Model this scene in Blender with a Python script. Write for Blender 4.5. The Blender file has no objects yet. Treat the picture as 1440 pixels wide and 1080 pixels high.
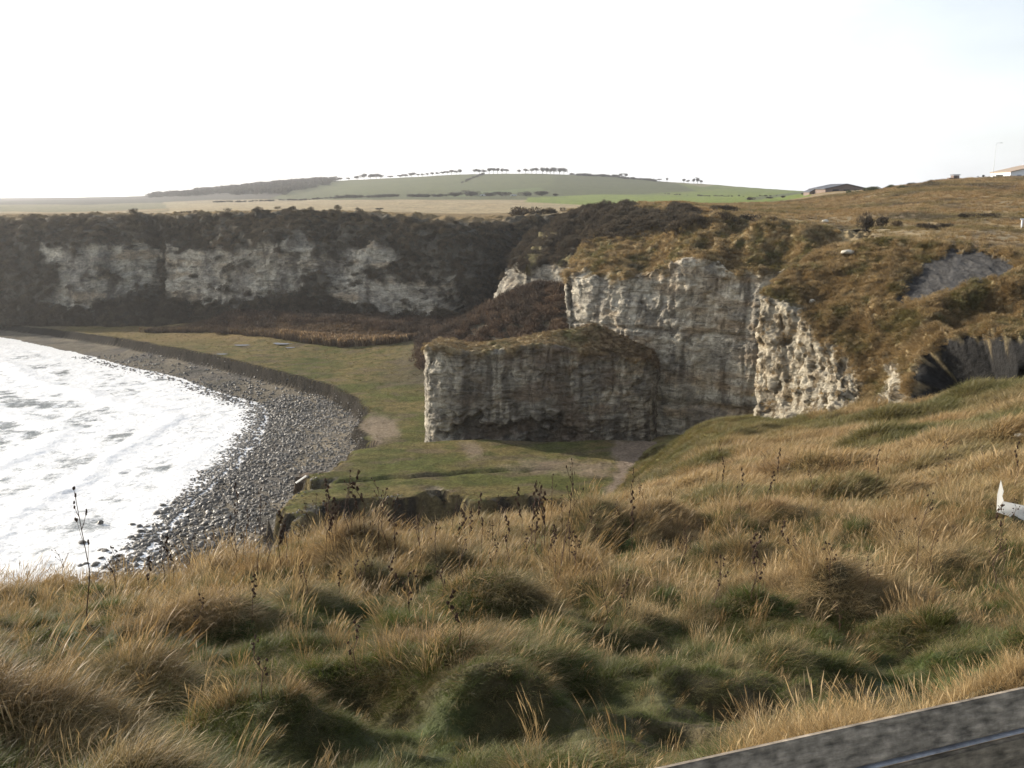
import bpy, bmesh, math, random
import numpy as np
from mathutils import Vector, Matrix
C = bpy.context.scene.collection
rng = np.random.default_rng(7); random.seed(7)
# ---------------------------------------------------------------- camera, world, sun
F = 1300.0; PITCH = math.radians(11.7); ZC = 38.0
SUN_AZ = -61.0; SUN_EL = 17.5            # degrees: azimuth from the view direction (+Y), negative = to the left
cam = bpy.data.cameras.new('camera'); camo = bpy.data.objects.new('camera', cam); C.objects.link(camo)
camo.location = (0, 0, ZC); camo.rotation_euler = (math.pi/2-PITCH, 0, 0)
cam.sensor_width = 36; cam.lens = 36*F/1440; cam.clip_start = 0.1; cam.clip_end = 20000
sc = bpy.context.scene; sc.camera = camo
sc.view_settings.view_transform = 'Standard'; sc.view_settings.look = 'None'
sc.view_settings.exposure = 0.95; sc.view_settings.gamma = 1
sc.cycles.use_denoising = True; sc.cycles.max_bounces = 6; sc.cycles.transparent_max_bounces = 4
sc.cycles.use_adaptive_sampling = True; sc.cycles.adaptive_threshold = 0.02; sc.cycles.diffuse_bounces = 2; sc.cycles.glossy_bounces = 2; sc.cycles.volume_bounces = 0
sc.cycles.sample_clamp_indirect = 6; sc.cycles.caustics_reflective = False; sc.cycles.caustics_refractive = False
sd = Vector((math.sin(math.radians(SUN_AZ))*math.cos(math.radians(SUN_EL)),
             math.cos(math.radians(SUN_AZ))*math.cos(math.radians(SUN_EL)), math.sin(math.radians(SUN_EL))))
sun = bpy.data.lights.new('sun', 'SUN'); suno = bpy.data.objects.new('sun', sun); C.objects.link(suno)
sun.energy = 4.9; sun.angle = math.radians(0.6); sun.color = (1.0, 0.90, 0.76)
suno.rotation_euler = sd.to_track_quat('Z', 'Y').to_euler(); suno.location = (-60, 40, 90)
W = bpy.data.worlds.new('World'); sc.world = W; W.use_nodes = True
nt = W.node_tree; nt.nodes.clear()
def N(t, kind, **kw):
    n = t.nodes.new(kind)
    for k, v in kw.items():
        if k in n.inputs.keys(): n.inputs[k].default_value = v
        else: setattr(n, k, v)
    return n
out = N(nt, 'ShaderNodeOutputWorld'); bg = N(nt, 'ShaderNodeBackground', Strength=0.088)
sky = N(nt, 'ShaderNodeTexSky', sky_type='NISHITA', sun_disc=False)
sky.sun_elevation = math.radians(SUN_EL); sky.sun_rotation = math.radians(SUN_AZ)
sky.air_density = 1.0; sky.dust_density = 2.0; sky.ozone_density = 1.2; sky.altitude = 30
tc = N(nt, 'ShaderNodeTexCoord'); mp = N(nt, 'ShaderNodeMapping'); mp.inputs['Scale'].default_value = (1.0, 1.0, 3.2)
cn = N(nt, 'ShaderNodeTexNoise', Scale=2.2, Detail=6.0, Roughness=0.55)
cr = N(nt, 'ShaderNodeMapRange'); cr.inputs['From Min'].default_value = 0.32; cr.inputs['From Max'].default_value = 0.68
cr.inputs['To Min'].default_value = 0.55; cr.inputs['To Max'].default_value = 0.95
mx = N(nt, 'ShaderNodeMix', data_type='RGBA'); mx.inputs['B'].default_value = (8.6, 8.8, 9.1, 1)
nt.links.new(tc.outputs['Generated'], mp.inputs[0]); nt.links.new(mp.outputs[0], cn.inputs['Vector'])
nt.links.new(cn.outputs[0], cr.inputs[0])
vd = N(nt, 'ShaderNodeVectorMath', operation='DOT_PRODUCT'); vd.inputs[1].default_value = (0.62, -0.15, 0.95); nt.links.new(tc.outputs['Generated'], vd.inputs[0])
vr = N(nt, 'ShaderNodeMapRange'); vr.inputs['From Min'].default_value = 0.05; vr.inputs['From Max'].default_value = 0.50; vr.inputs['To Min'].default_value = 1.0; vr.inputs['To Max'].default_value = 0.30; nt.links.new(vd.outputs['Value'], vr.inputs[0])
vm = N(nt, 'ShaderNodeMath', operation='MULTIPLY'); nt.links.new(cr.outputs[0], vm.inputs[0]); nt.links.new(vr.outputs[0], vm.inputs[1]); nt.links.new(vm.outputs[0], mx.inputs['Factor'])
nt.links.new(sky.outputs[0], mx.inputs['A']); nt.links.new(mx.outputs['Result'], bg.inputs[0]); nt.links.new(bg.outputs[0], out.inputs[0])

# ---------------------------------------------------------------- pixel <-> world helpers
cp, sp = math.cos(PITCH), math.sin(PITCH)
def P(px, py, D):
    "world point seen at photo pixel (px,py) at forward distance D"
    a = (px-720)/F; b = (540-py)/F; dy = cp+b*sp; t = D/dy
    return np.array([a*t, D, ZC+(-sp+b*cp)*t])
def PZ(px, py, z):
    b = (540-py)/F; dz = -sp+b*cp; t = (z-ZC)/dz
    return np.array([(px-720)/F*t, (cp+b*sp)*t, z])
def proj(Pt):
    Pt = np.asarray(Pt); x, y, z = Pt[..., 0], Pt[..., 1], Pt[..., 2]-ZC
    d = np.maximum(y*cp-z*sp, 1e-3); u = y*sp+z*cp
    return 720+F*x/d, 540-F*u/d
# ---------------------------------------------------------------- noise
_p = np.random.default_rng(3).permutation(256); _p = np.concatenate([_p, _p, _p])
_g = np.random.default_rng(4).normal(size=(256, 3)); _g /= np.linalg.norm(_g, axis=1)[:, None]
def noise(x, y, z=0.0):
    x, y, z = np.broadcast_arrays(np.asarray(x, float), np.asarray(y, float), np.asarray(z, float))
    xi, yi, zi = np.floor(x).astype(int), np.floor(y).astype(int), np.floor(z).astype(int)
    fx, fy, fz = x-xi, y-yi, z-zi
    xi &= 255; yi &= 255; zi &= 255
    u, v, w = (f*f*f*(f*(f*6-15)+10) for f in (fx, fy, fz))
    r = 0
    for dx in (0, 1):
        for dy in (0, 1):
            for dz in (0, 1):
                h = _p[_p[_p[(xi+dx) & 255]+((yi+dy) & 255)]+((zi+dz) & 255)]
                g = _g[h]
                n = g[..., 0]*(fx-dx)+g[..., 1]*(fy-dy)+g[..., 2]*(fz-dz)
                r = r+n*(u if dx else 1-u)*(v if dy else 1-v)*(w if dz else 1-w)
    return r*1.6
def fbm(x, y, z=0.0, o=4, gain=0.5):
    r = 0; a = 1; s = 1
    for i in range(o):
        r = r+a*noise(x*s+17.3*i, y*s-9.1*i, z*s+3.7*i); a *= gain; s *= 2.03
    return r
def ridge(x, y, z=0.0, o=4):
    r = 0; a = 1; s = 1
    for i in range(o):
        r = r+a*(0.5-np.abs(noise(x*s+7.3*i, y*s-19.1*i, z*s+5.7*i))); a *= .5; s *= 2.1
    return r
def blocks(x, y, z, k=0):
    "angular fractured blocks: value and tilt constant per cell of a jittered lattice"
    xi, yi, zi = np.floor(x).astype(int), np.floor(y).astype(int), np.floor(z).astype(int); best = np.full(x.shape, 1e9); sec = best.copy(); val = np.zeros(x.shape)
    for dx in (-1, 0, 1):
        for dy in (-1, 0, 1):
            for dz in (-1, 0, 1):
                h = _p[_p[_p[(xi+dx+k) & 255]+((yi+dy) & 255)]+((zi+dz) & 255)]; g = _g[h]
                cx, cy, cz = xi+dx+.5+g[..., 0]*.45, yi+dy+.5+g[..., 1]*.45, zi+dz+.5+g[..., 2]*.45; d = (x-cx)**2+(y-cy)**2+(z-cz)**2
                v = (h/255.-.5)+.35*((x-cx)*g[..., 1]+(y-cy)*g[..., 2]+(z-cz)*g[..., 0]); n = d < best
                sec = np.where(n, best, np.minimum(sec, d)); val = np.where(n, v, val); best = np.minimum(best, d)
    return val, np.sqrt(sec)-np.sqrt(best)
def sm(a, b, x):
    t = np.clip((x-a)/(b-a), 0, 1); return t*t*(3-2*t)
def mix(a, b, t):
    t = np.asarray(t)[..., None]; return np.asarray(a)*(1-t)+np.asarray(b)*t
def inpoly(px, py, poly):
    poly = np.asarray(poly, float); r = np.zeros(px.shape, bool); n = len(poly)
    for i in range(n):
        x1, y1 = poly[i]; x2, y2 = poly[(i+1) % n]
        if y1 == y2: continue
        c = ((y1 > py) != (y2 > py)) & (px < (x2-x1)*(py-y1)/(y2-y1)+x1); r ^= c
    return r
def pdist(x, y, line):
    line = np.asarray(line, float)[:, :2]; d = np.full(x.shape, 1e9)
    for (x1, y1), (x2, y2) in zip(line[:-1], line[1:]):
        L = max((x2-x1)**2+(y2-y1)**2, 1e-9); t = np.clip(((x-x1)*(x2-x1)+(y-y1)*(y2-y1))/L, 0, 1)
        d = np.minimum(d, np.hypot(x-x1-t*(x2-x1), y-y1-t*(y2-y1)))
    return d
def sdpoly(x, y, poly):
    d = pdist(x, y, np.vstack([poly, poly[:1]])); return np.where(inpoly(x, y, np.asarray(poly)[:, :2]), -d, d)
def polymask(px, py, poly, soft, warp=0, seed=0.0, sc_=0.05):
    if warp:
        px = px+warp*fbm(px*sc_+seed, py*sc_, 1.5, 3); py = py+warp*fbm(px*sc_, py*sc_+seed, 7.5, 3)
    return sm(soft, -soft, sdpoly(px, py, poly))
# ---------------------------------------------------------------- mesh builders
def tag(o, label=None, cat=None, group=None, kind=None):
    if label: o['label'] = label
    if cat: o['category'] = cat
    if group: o['group'] = group
    if kind: o['kind'] = kind
    return o
def link(name, me, mat=None, parent=None):
    o = bpy.data.objects.new(name, me); C.objects.link(o)
    if mat and me: me.materials.append(mat)
    if parent: o.parent = parent
    return o
def npmesh(name, V, Fc, attrs=None, smooth=True):
    "V (n,3), Fc (m,k)"
    me = bpy.data.meshes.new(name); V = np.ascontiguousarray(V, np.float32); Fc = np.ascontiguousarray(Fc, np.int32)
    k = Fc.shape[1]; me.vertices.add(len(V)); me.vertices.foreach_set('co', V.ravel())
    me.loops.add(Fc.size); me.loops.foreach_set('vertex_index', Fc.ravel())
    me.polygons.add(len(Fc)); me.polygons.foreach_set('loop_start', np.arange(0, Fc.size, k, dtype=np.int32))
    me.polygons.foreach_set('loop_total', np.full(len(Fc), k, np.int32))
    me.polygons.foreach_set('use_smooth', np.full(len(Fc), smooth, bool))
    me.update(calc_edges=True)
    for n, a in (attrs or {}).items():
        a = np.asarray(a, np.float32)
        if a.ndim == 2:
            a4 = np.ones((len(a), 4), np.float32); a4[:, :3] = a
            at = me.attributes.new(n, 'FLOAT_COLOR', 'POINT'); at.data.foreach_set('color', a4.ravel())
        else:
            at = me.attributes.new(n, 'FLOAT', 'POINT'); at.data.foreach_set('value', a)
    return me
def gridfaces(nu, nv, keep=None):
    i = np.arange(nu*nv).reshape(nu, nv)
    q = np.stack([i[:-1, :-1], i[1:, :-1], i[1:, 1:], i[:-1, 1:]], -1)
    if keep is not None: q = q[keep]
    return q.reshape(-1, 4)
def gridmesh(name, G, mat, attrs, flip=False, keep=None, smooth=True):
    nu, nv = G.shape[:2]; Fc = gridfaces(nu, nv, keep)
    if flip: Fc = Fc[:, ::-1]
    me = npmesh(name, G.reshape(-1, 3), Fc, {k: v.reshape(nu*nv, -1).squeeze(-1) if v.ndim == 2 else v.reshape(nu*nv, 3) for k, v in attrs.items()}, smooth)
    return link(name, me, mat)
# ---------------------------------------------------------------- materials
def newmat(name):
    m = bpy.data.materials.new(name); m.use_nodes = True; t = m.node_tree; t.nodes.clear()
    o = N(t, 'ShaderNodeOutputMaterial'); b = N(t, 'ShaderNodeBsdfPrincipled'); t.links.new(b.outputs[0], o.inputs[0])
    b.inputs['Roughness'].default_value = 0.9; b.inputs['Specular IOR Level'].default_value = 0.25
    return m, t, b, o
def math_(t, op, a, b=None, clamp=False):
    n = N(t, 'ShaderNodeMath', operation=op); n.use_clamp = clamp
    for i, v in enumerate((a, b)):
        if v is None: continue
        if isinstance(v, (int, float)): n.inputs[i].default_value = v
        else: t.links.new(v, n.inputs[i])
    return n.outputs[0]
def mixc(t, f, a, b, blend='MIX'):
    n = N(t, 'ShaderNodeMix', data_type='RGBA'); n.blend_type = blend
    for k, v in (('Factor', f), ('A', a), ('B', b)):
        s = [i for i in n.inputs if i.name == k and (i.type == ('VALUE' if k == 'Factor' else 'RGBA'))][0]
        if isinstance(v, (int, float)): s.default_value = v
        elif isinstance(v, tuple): s.default_value = (*v, 1)
        else: t.links.new(v, s)
    return [o for o in n.outputs if o.type == 'RGBA'][0]
def tnoise(t, scale, detail=4, rough=0.55, vec=(1, 1, 1), dist=0.0):
    g = N(t, 'ShaderNodeNewGeometry'); m = N(t, 'ShaderNodeMapping'); m.inputs['Scale'].default_value = vec
    n = N(t, 'ShaderNodeTexNoise', Scale=scale, Detail=detail, Roughness=rough, Distortion=dist)
    t.links.new(g.outputs['Position'], m.inputs[0]); t.links.new(m.outputs[0], n.inputs['Vector']); return n.outputs[0]
def mrange(t, v, a, b, c, d):
    n = N(t, 'ShaderNodeMapRange'); t.links.new(v, n.inputs[0])
    for k, x in zip(('From Min', 'From Max', 'To Min', 'To Max'), (a, b, c, d)): n.inputs[k].default_value = x
    return n.outputs[0]
def terrain_mat(name, fine=3.0, bumpd=0.25, rockbump=0.35):
    "albedo of the place comes from the attribute col; rock = share of bare rock"
    m, t, b, o = newmat(name)
    ca = N(t, 'ShaderNodeAttribute', attribute_name='col'); ra = N(t, 'ShaderNodeAttribute', attribute_name='rock')
    n1 = tnoise(t, fine, 6, 0.65); n2 = tnoise(t, fine*0.22, 4)
    v = math_(t, 'MULTIPLY', mrange(t, n1, 0.25, 0.75, 0.45, 1.55), mrange(t, n2, 0.3, 0.7, 0.78, 1.2))
    strat = tnoise(t, 0.55, 8, 0.62, (1.0, 1.0, 2.6), 0.8); streak = tnoise(t, 1.0, 6, 0.6, (1.3, 1.3, 0.3), 0.5)
    bed = tnoise(t, 1.0, 3, 0.5, (0.10, 0.10, 1.7), 0.25); bedl = mrange(t, math_(t, 'ABSOLUTE', math_(t, 'SUBTRACT', bed, 0.5)), 0.0, 0.025, 0.62, 1.0)
    crk = tnoise(t, 1.0, 4, 0.6, (0.5, 0.5, 0.09), 0.6); crkl = mrange(t, math_(t, 'ABSOLUTE', math_(t, 'SUBTRACT', crk, 0.5)), 0.0, 0.014, 0.6, 1.0)
    gate = mrange(t, n2, 0.42, 0.6, 1.0, 0.0); lines = math_(t, 'MAXIMUM', math_(t, 'MULTIPLY', bedl, crkl), gate)
    rv = math_(t, 'MULTIPLY', mrange(t, strat, 0.33, 0.62, 0.60, 1.22), mrange(t, streak, 0.3, 0.7, 0.80, 1.18))
    rv = math_(t, 'MULTIPLY', math_(t, 'MULTIPLY', rv, lines), mrange(t, n1, 0.25, 0.75, 0.7, 1.25))
    vv = N(t, 'ShaderNodeMix', data_type='FLOAT'); t.links.new(ra.outputs['Fac'], vv.inputs[0]); t.links.new(v, vv.inputs[2]); t.links.new(rv, vv.inputs[3])
    cc = N(t, 'ShaderNodeCombineColor'); [t.links.new(vv.outputs[0], cc.inputs[i]) for i in range(3)]
    t.links.new(mixc(t, 1.0, ca.outputs['Color'], cc.outputs[0], 'MULTIPLY'), b.inputs['Base Color'])
    h = N(t, 'ShaderNodeMix', data_type='FLOAT'); t.links.new(ra.outputs['Fac'], h.inputs[0])
    t.links.new(math_(t, 'MULTIPLY', n1, bumpd), h.inputs[2])
    t.links.new(math_(t, 'MULTIPLY', math_(t, 'ADD', math_(t, 'ADD', math_(t, 'MULTIPLY', strat, 2.0), n1), math_(t, 'MULTIPLY', lines, 0.35)), rockbump), h.inputs[3])
    bp = N(t, 'ShaderNodeBump', Strength=1.0, Distance=1.0); t.links.new(h.outputs[0], bp.inputs['Height']); t.links.new(bp.outputs[0], b.inputs['Normal'])
    return m
def plain(name, col, rough=0.8, var=0.3, scale=8.0, bump=0.0, metal=0.0, vec=(1, 1, 1), spec=0.3):
    m, t, b, o = newmat(name); n = tnoise(t, scale, 5, 0.6, vec)
    n3 = tnoise(t, scale*.35, 4, 0.6); k = math_(t, 'MULTIPLY', mrange(t, n, 0.25, 0.75, 1-var, 1+var), mrange(t, n3, 0.3, 0.7, 1-var*.7, 1+var*.7)); cc = N(t, 'ShaderNodeCombineColor'); [t.links.new(k, cc.inputs[i]) for i in range(3)]
    t.links.new(mixc(t, 1.0, tuple(col), cc.outputs[0], 'MULTIPLY'), b.inputs['Base Color'])
    b.inputs['Roughness'].default_value = rough; b.inputs['Metallic'].default_value = metal; b.inputs['Specular IOR Level'].default_value = spec
    if bump:
        bp = N(t, 'ShaderNodeBump', Strength=1.0, Distance=bump); t.links.new(n, bp.inputs['Height']); t.links.new(bp.outputs[0], b.inputs['Normal'])
    return m
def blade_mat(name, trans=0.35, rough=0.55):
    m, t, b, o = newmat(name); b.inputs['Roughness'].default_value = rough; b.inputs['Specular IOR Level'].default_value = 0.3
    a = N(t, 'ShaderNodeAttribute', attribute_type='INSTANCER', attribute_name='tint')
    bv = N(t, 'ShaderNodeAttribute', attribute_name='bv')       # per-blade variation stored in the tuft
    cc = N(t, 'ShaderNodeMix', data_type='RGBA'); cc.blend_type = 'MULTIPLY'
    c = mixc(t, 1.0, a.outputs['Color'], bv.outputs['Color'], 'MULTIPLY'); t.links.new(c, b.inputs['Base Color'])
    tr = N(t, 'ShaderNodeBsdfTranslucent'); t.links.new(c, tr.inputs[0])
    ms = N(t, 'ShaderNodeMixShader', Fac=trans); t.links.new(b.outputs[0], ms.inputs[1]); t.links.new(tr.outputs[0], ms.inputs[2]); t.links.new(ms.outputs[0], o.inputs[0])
    return m
M_ground = terrain_mat('turf_ground', 6.0, 0.10, 0.2)
M_far = terrain_mat('far_land', 0.5, 0.5, 0.3)
M_cliff = terrain_mat('cliff_rock_and_turf', 2.2, 0.30, 0.30)
M_low = terrain_mat('shore_and_terrace', 3.0, 0.16, 0.15); M_low.node_tree.nodes['Principled BSDF'].inputs['Specular IOR Level'].default_value = .04
M_blade = blade_mat('grass_blade'); M_scrub = blade_mat('scrub_twigs', 0.1, 0.8)

# ---------------------------------------------------------------- colours (albedo)
STRAW = np.array([.33, .26, .145]); GOLD = np.array([.215, .150, .068]); RUST = np.array([.14, .082, .042]); OLIVE = np.array([.090, .092, .032]); GREEN = np.array([.055, .085, .018])
SCRUB = np.array([.054, .047, .034]); SHALE = np.array([.050, .048, .046]); LIME = np.array([.47, .43, .345]); OCHRE = np.array([.30, .20, .10]); SAND = np.array([.20, .17, .125])
# ---------------------------------------------------------------- polar height tables
class Table:
    def __init__(s, cols, lo, hi, pmin, pmax, blur=2, nD=240, nP=200):
        s.lo, s.hi, s.pmin, s.pmax, s.nD, s.nP = math.log(lo), math.log(hi), pmin, pmax, nD, nP
        LD = np.linspace(s.lo, s.hi, nD); PX = np.linspace(pmin, pmax, nP); cx = sorted(cols); E = []
        for c in cx:
            d = [q[0] for q in cols[c]]; e = [((q[2]-ZC)/q[0] if q[1] is None else (P(c, q[1], q[0])[2]-ZC)/q[0]) for q in cols[c]]   # (D, py) or (D, None, z)
            z = np.interp(LD, np.log(d), [ei for ei in e])
            zz = z*np.exp(LD); zz = np.where(LD > math.log(d[-1]), e[-1]*d[-1], zz); zz = np.where(LD < math.log(d[0]), e[0]*d[0], zz); E.append(zz)
        E = np.array(E); G = np.array([np.interp(PX, cx, E[:, j]) for j in range(nD)]).T
        k = np.ones(2*blur+1)/(2*blur+1)
        for ax in (0, 1):
            for _ in range(2):
                G = np.apply_along_axis(lambda r: np.convolve(np.pad(r, blur, mode='edge'), k, mode='valid'), ax, G)
        s.G = G+ZC
    def __call__(s, x, y):
        D = np.maximum(y, 1e-3); px = np.clip(720+F*x/np.maximum(D*cp, 1e-3)*0.985, s.pmin, s.pmax)
        # pixel column of a point slightly depends on height; one fixed-point step fixes it
        for _ in range(2):
            z = s._at(px, D); d = np.maximum(D*cp-(z-ZC)*sp, 1e-3); px = np.clip(720+F*x/d, s.pmin, s.pmax)
        return s._at(px, D)
    def _at(s, px, D):
        a = (px-s.pmin)/(s.pmax-s.pmin)*(s.nP-1); b = np.clip((np.log(np.maximum(D, 1e-6))-s.lo)/(s.hi-s.lo), 0, 1)*(s.nD-1)
        i = np.clip(a.astype(int), 0, s.nP-2); j = np.clip(b.astype(int), 0, s.nD-2); fa, fb = a-i, b-j
        return (s.G[i, j]*(1-fa)+s.G[i+1, j]*fa)*(1-fb)+(s.G[i, j+1]*(1-fa)+s.G[i+1, j+1]*fa)*fb
near_t = Table({
 -400: [(1.5, 1390), (3, 1080), (5, 965), (8, 900), (12, 868), (16, 848), (30, None, 14), (50, None, -3), (130, None, -4)],
 0:    [(1.5, 1390), (3, 1080), (5, 960), (8, 893), (12, 860), (17, 832), (30, None, 16), (52, None, -3), (130, None, -4)],
 250:  [(1.5, 1390), (3, 1080), (5, 955), (8, 880), (12, 838), (18, 808), (32, None, 15), (58, None, -3), (130, None, -4)],
 420:  [(1.5, 1390), (3, 1080), (5, 950), (8, 870), (12, 818), (18, 770), (23, 748), (36, None, 15), (66, None, -2), (130, None, -3)],
 650:  [(1.5, 1390), (3, 1080), (5, 952), (8, 872), (12, 816), (20, 760), (28, 727), (44, None, 16), (76, None, 2), (130, None, -1)],
 830:  [(1.5, 1390), (3, 1082), (5, 958), (8, 885), (12, 828), (20, 762), (35, 719), (48, 706), (60, None, 15.5), (86, None, 3.5), (130, None, 0)],
 930:  [(1.5, 1390), (3, 1085), (5, 965), (8, 890), (12, 832), (20, 766), (35, 714), (55, 676), (75, 658), (95, 645), (130, 600)],
 1000: [(1.5, 1390), (3, 1085), (5, 970), (8, 893), (12, 828), (20, 758), (35, 697), (55, 650), (80, 603), (98, 577), (110, None, 8), (130, None, 2)],
 1120: [(1.5, 1390), (3, 1085), (5, 975), (8, 893), (12, 822), (20, 748), (35, 680), (55, 630), (75, 598), (90, 587), (98, 588), (130, None, 5)],
 1280: [(1.5, 1390), (3, 1080), (5, 970), (8, 888), (12, 812), (20, 738), (35, 665), (55, 606), (65, 584), (90, 540), (130, 500)],
 1440: [(1.5, 1385), (3, 1070), (5, 960), (8, 872), (12, 795), (20, 717), (35, 628), (50, 575), (60, 548), (90, 500), (130, 460)],
 1800: [(1.5, 1380), (3, 1065), (5, 950), (8, 850), (12, 760), (20, 660), (35, 570), (50, 520), (60, 500), (90, 450), (130, 400)],
}, 1.5, 130, -400, 1800, 2)
far_t = Table({
 -800: [(90, 480), (260, 311), (400, 300), (900, 290), (1500, 283), (2600, 280), (4000, 281)],
 0:    [(90, 480), (250, 313), (275, 309), (400, 302), (600, 296), (900, 290), (1500, 284), (2600, 279), (4000, 279)],
 200:  [(90, 480), (240, 311), (262, 307), (450, 299), (800, 291), (1200, 284), (1900, 276), (4000, 278)],
 300:  [(90, 480), (240, 308), (256, 304), (450, 296), (800, 288), (1100, 283), (1700, 268), (4000, 277)],
 400:  [(90, 480), (230, 309), (250, 302), (450, 294), (800, 286), (1000, 282), (1600, 259), (4000, 276)],
 500:  [(90, 480), (225, 314), (240, 306), (420, 295), (800, 282), (950, 279), (1600, 252), (4000, 275)],
 620:  [(90, 480), (215, 322), (240, 312), (330, 303), (500, 292), (800, 280), (950, 276), (1600, 246.5), (4000, 274)],
 720:  [(90, 480), (215, 318), (245, 308), (330, 300), (500, 290), (800, 280), (950, 275), (1600, 244), (4000, 274)],
 800:  [(90, 430), (190, 318), (215, 303), (235, 300), (330, 297), (500, 290), (800, 281), (950, 276), (1600, 244.5), (4000, 274)],
 870:  [(90, 430), (160, 325), (185, 293), (210, 288), (330, 292), (500, 288), (800, 281), (1000, 274), (1600, 248), (4000, 274)],
 950:  [(90, 400), (140, 325), (165, 302), (190, 286), (210, 285), (330, 289), (600, 284), (900, 276), (1500, 256), (4000, 274)],
 1020: [(90, 400), (130, 322), (150, 310), (180, 297), (200, 291), (330, 289), (500, 284), (900, 274), (1500, 261), (4000, 274)],
 1100: [(90, 400), (120, 332), (131, 322), (150, 312), (190, 300), (280, 290), (400, 282), (700, 275), (1500, 267.5), (4000, 272)],
 1170: [(70, 420), (90, 350), (120, 330), (150, 318), (190, 303), (240, 290), (300, 280), (380, 272), (430, 269), (1500, 272), (4000, 272)],
 1240: [(70, 420), (90, 345), (110, 334), (140, 316), (190, 298), (230, 284), (280, 272), (340, 266), (4000, 272)],
 1330: [(70, 400), (85, 350), (100, 342), (125, 320), (160, 304), (200, 285), (250, 266), (320, 254), (4000, 270)],
 1440: [(60, 430), (75, 375), (90, 355), (110, 330), (150, 305), (200, 280), (260, 260), (340, 249), (4000, 268)],
 2000: [(60, 400), (90, 330), (150, 280), (200, 255), (300, 235), (4000, 265)],
}, 60, 4000, -800, 2000, 1, 300, 300)
# mounds of the foreground: photo pixel of the crest, radius m, height m, stretch across
def hit(px, py, fn, lo=1.6, hi=125):
    "first point of height function fn on the ray through the pixel"
    D = np.geomspace(lo, hi, 900); a = (px-720)/F; b = (540-py)/F; t = D/(cp+b*sp); z = ZC+(-sp+b*cp)*t; g = fn(a*t, D)
    k = np.argmax(z < g)
    return np.array([a*t[k], D[k], g[k]]) if (z < g).any() else None
MOUNDS = []
for px, py, r, h in [(60, 845, .9, .28), (190, 858, .8, .16), (330, 890, .7, .16), (110, 985, .6, .14), (500, 805, 1.2, .55), (600, 862, .55, .2),
                     (560, 930, .7, .14), (700, 868, .7, .40), (850, 762, 1.6, .85), (800, 825, .8, .35), (890, 850, .7, .35), (1020, 800, 1.2, .4),
                     (1150, 862, .9, .50), (1010, 882, .7, .40), (930, 945, .8, .30), (1090, 745, 1.3, .5), (1270, 765, 1.3, .5), (1360, 800, 1.0, .4), (1330, 730, 1.4, .5),
                     (620, 780, 1.0, .35), (700, 960, .5, .22), (480, 1010, .5, .25), (1000, 700, 1.8, .5), (1200, 700, 1.8, .6), (1100, 660, 2.2, .6), (1300, 660, 2.2, .6),
                     (1390, 620, 2.2, .6), (1240, 625, 2.4, .6), (40, 1050, .5, .3), (960, 760, 1.2, .4), (370, 780, 1.5, .3), (240, 800, 1.4, .3)]:
    q = hit(px, py, near_t)
    if q is not None: MOUNDS.append((q[0], q[1], r, h))
BANK = [P(960, 1120, 2.1), P(1110, 1090, 2.55), P(1290, 1040, 3.1), P(1500, 960, 3.9), P(1700, 900, 5)]
HOLLOW = [P(560, 1000, 4.0), P(760, 985, 4.3), P(1000, 950, 4.9), P(1250, 905, 5.4), P(1500, 870, 6)]
def near_z(x, y, detail=True):
    z = near_t(x, y)
    D = np.maximum(np.hypot(x, y), .5)
    for mx_, my_, r, h in MOUNDS:
        d2 = ((x-mx_)/(r*1.25))**2+((y-my_)/(r*.85))**2
        if detail: d2 = d2*(1+.5*noise(x*1.3/r+mx_, y*1.3/r, my_))
        z = z+h*(.6+.4*min(my_/6, 1))*np.exp(-d2*1.5)
    z = z+.16*np.exp(-(pdist(x, y, BANK)/.40)**2)-.22*np.exp(-(pdist(x, y, HOLLOW)/.75)**2)
    a = sm(1.2, 3, D)
    z = z+a*sm(60, 20, D)*sm(2, 9, D)*.26*(np.exp(-((blocks(x*.62+.3*noise(x*.7, y*.7, 3), y*.72+.3*noise(x*.7, y*.7, 8), 0*x+.5, 4)[1]-.75)/.45)**2)-.4)+a*(.30*sm(80, 30, D)*(ridge(x*.50, y*.62, 2, 2)-.6)+.75*sm(18, 45, D)*(ridge(x*.15, y*.12, 6, 2)-.5)+sm(22, 40, D)*.55*(np.exp(-((blocks(x*.20+.3*noise(x*.2, y*.2, 3), y*.17, 0*x+.5, 6)[1]-.75)/.45)**2)-.4)+.17*sm(45, 15, D)*fbm(x*1.3, y*1.6, 5, 3))+sm(12, 40, D)*.55*fbm(x*.16, y*.16, 8, 3)
    if detail: z = z+a*.05*sm(20, 8, D)*noise(x*5, y*5, 1)
    return z
# ---------------------------------------------------------------- cliff lofts
def catmull(A, n):
    "A (k, ...) -> n samples along the first axis"
    k = len(A); t = np.linspace(0, k-1, n); i = np.clip(t.astype(int), 0, k-2); f = (t-i).reshape(-1, *([1]*(A.ndim-1)))
    p0, p1, p2, p3 = A[np.maximum(i-1, 0)], A[i], A[i+1], A[np.minimum(i+2, k-1)]
    return .5*((2*p1)+(-p0+p2)*f+(2*p0-5*p1+4*p2-p3)*f*f+(-p0+3*p1-3*p2+p3)*f**3)
def resample(A, step):
    "respace the first axis by mean arc length"
    d = np.linalg.norm(np.diff(A, axis=0), axis=-1); d = d.reshape(len(d), -1).mean(1); s = np.concatenate([[0], np.cumsum(d)])
    n = max(int(s[-1]/step), 8); t = np.linspace(0, s[-1], n); i = np.clip(np.searchsorted(s, t)-1, 0, len(s)-2); f = ((t-s[i])/np.maximum(s[i+1]-s[i], 1e-9)).reshape(-1, *([1]*(A.ndim-1)))
    return A[i]*(1-f)+A[i+1]*f
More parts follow.
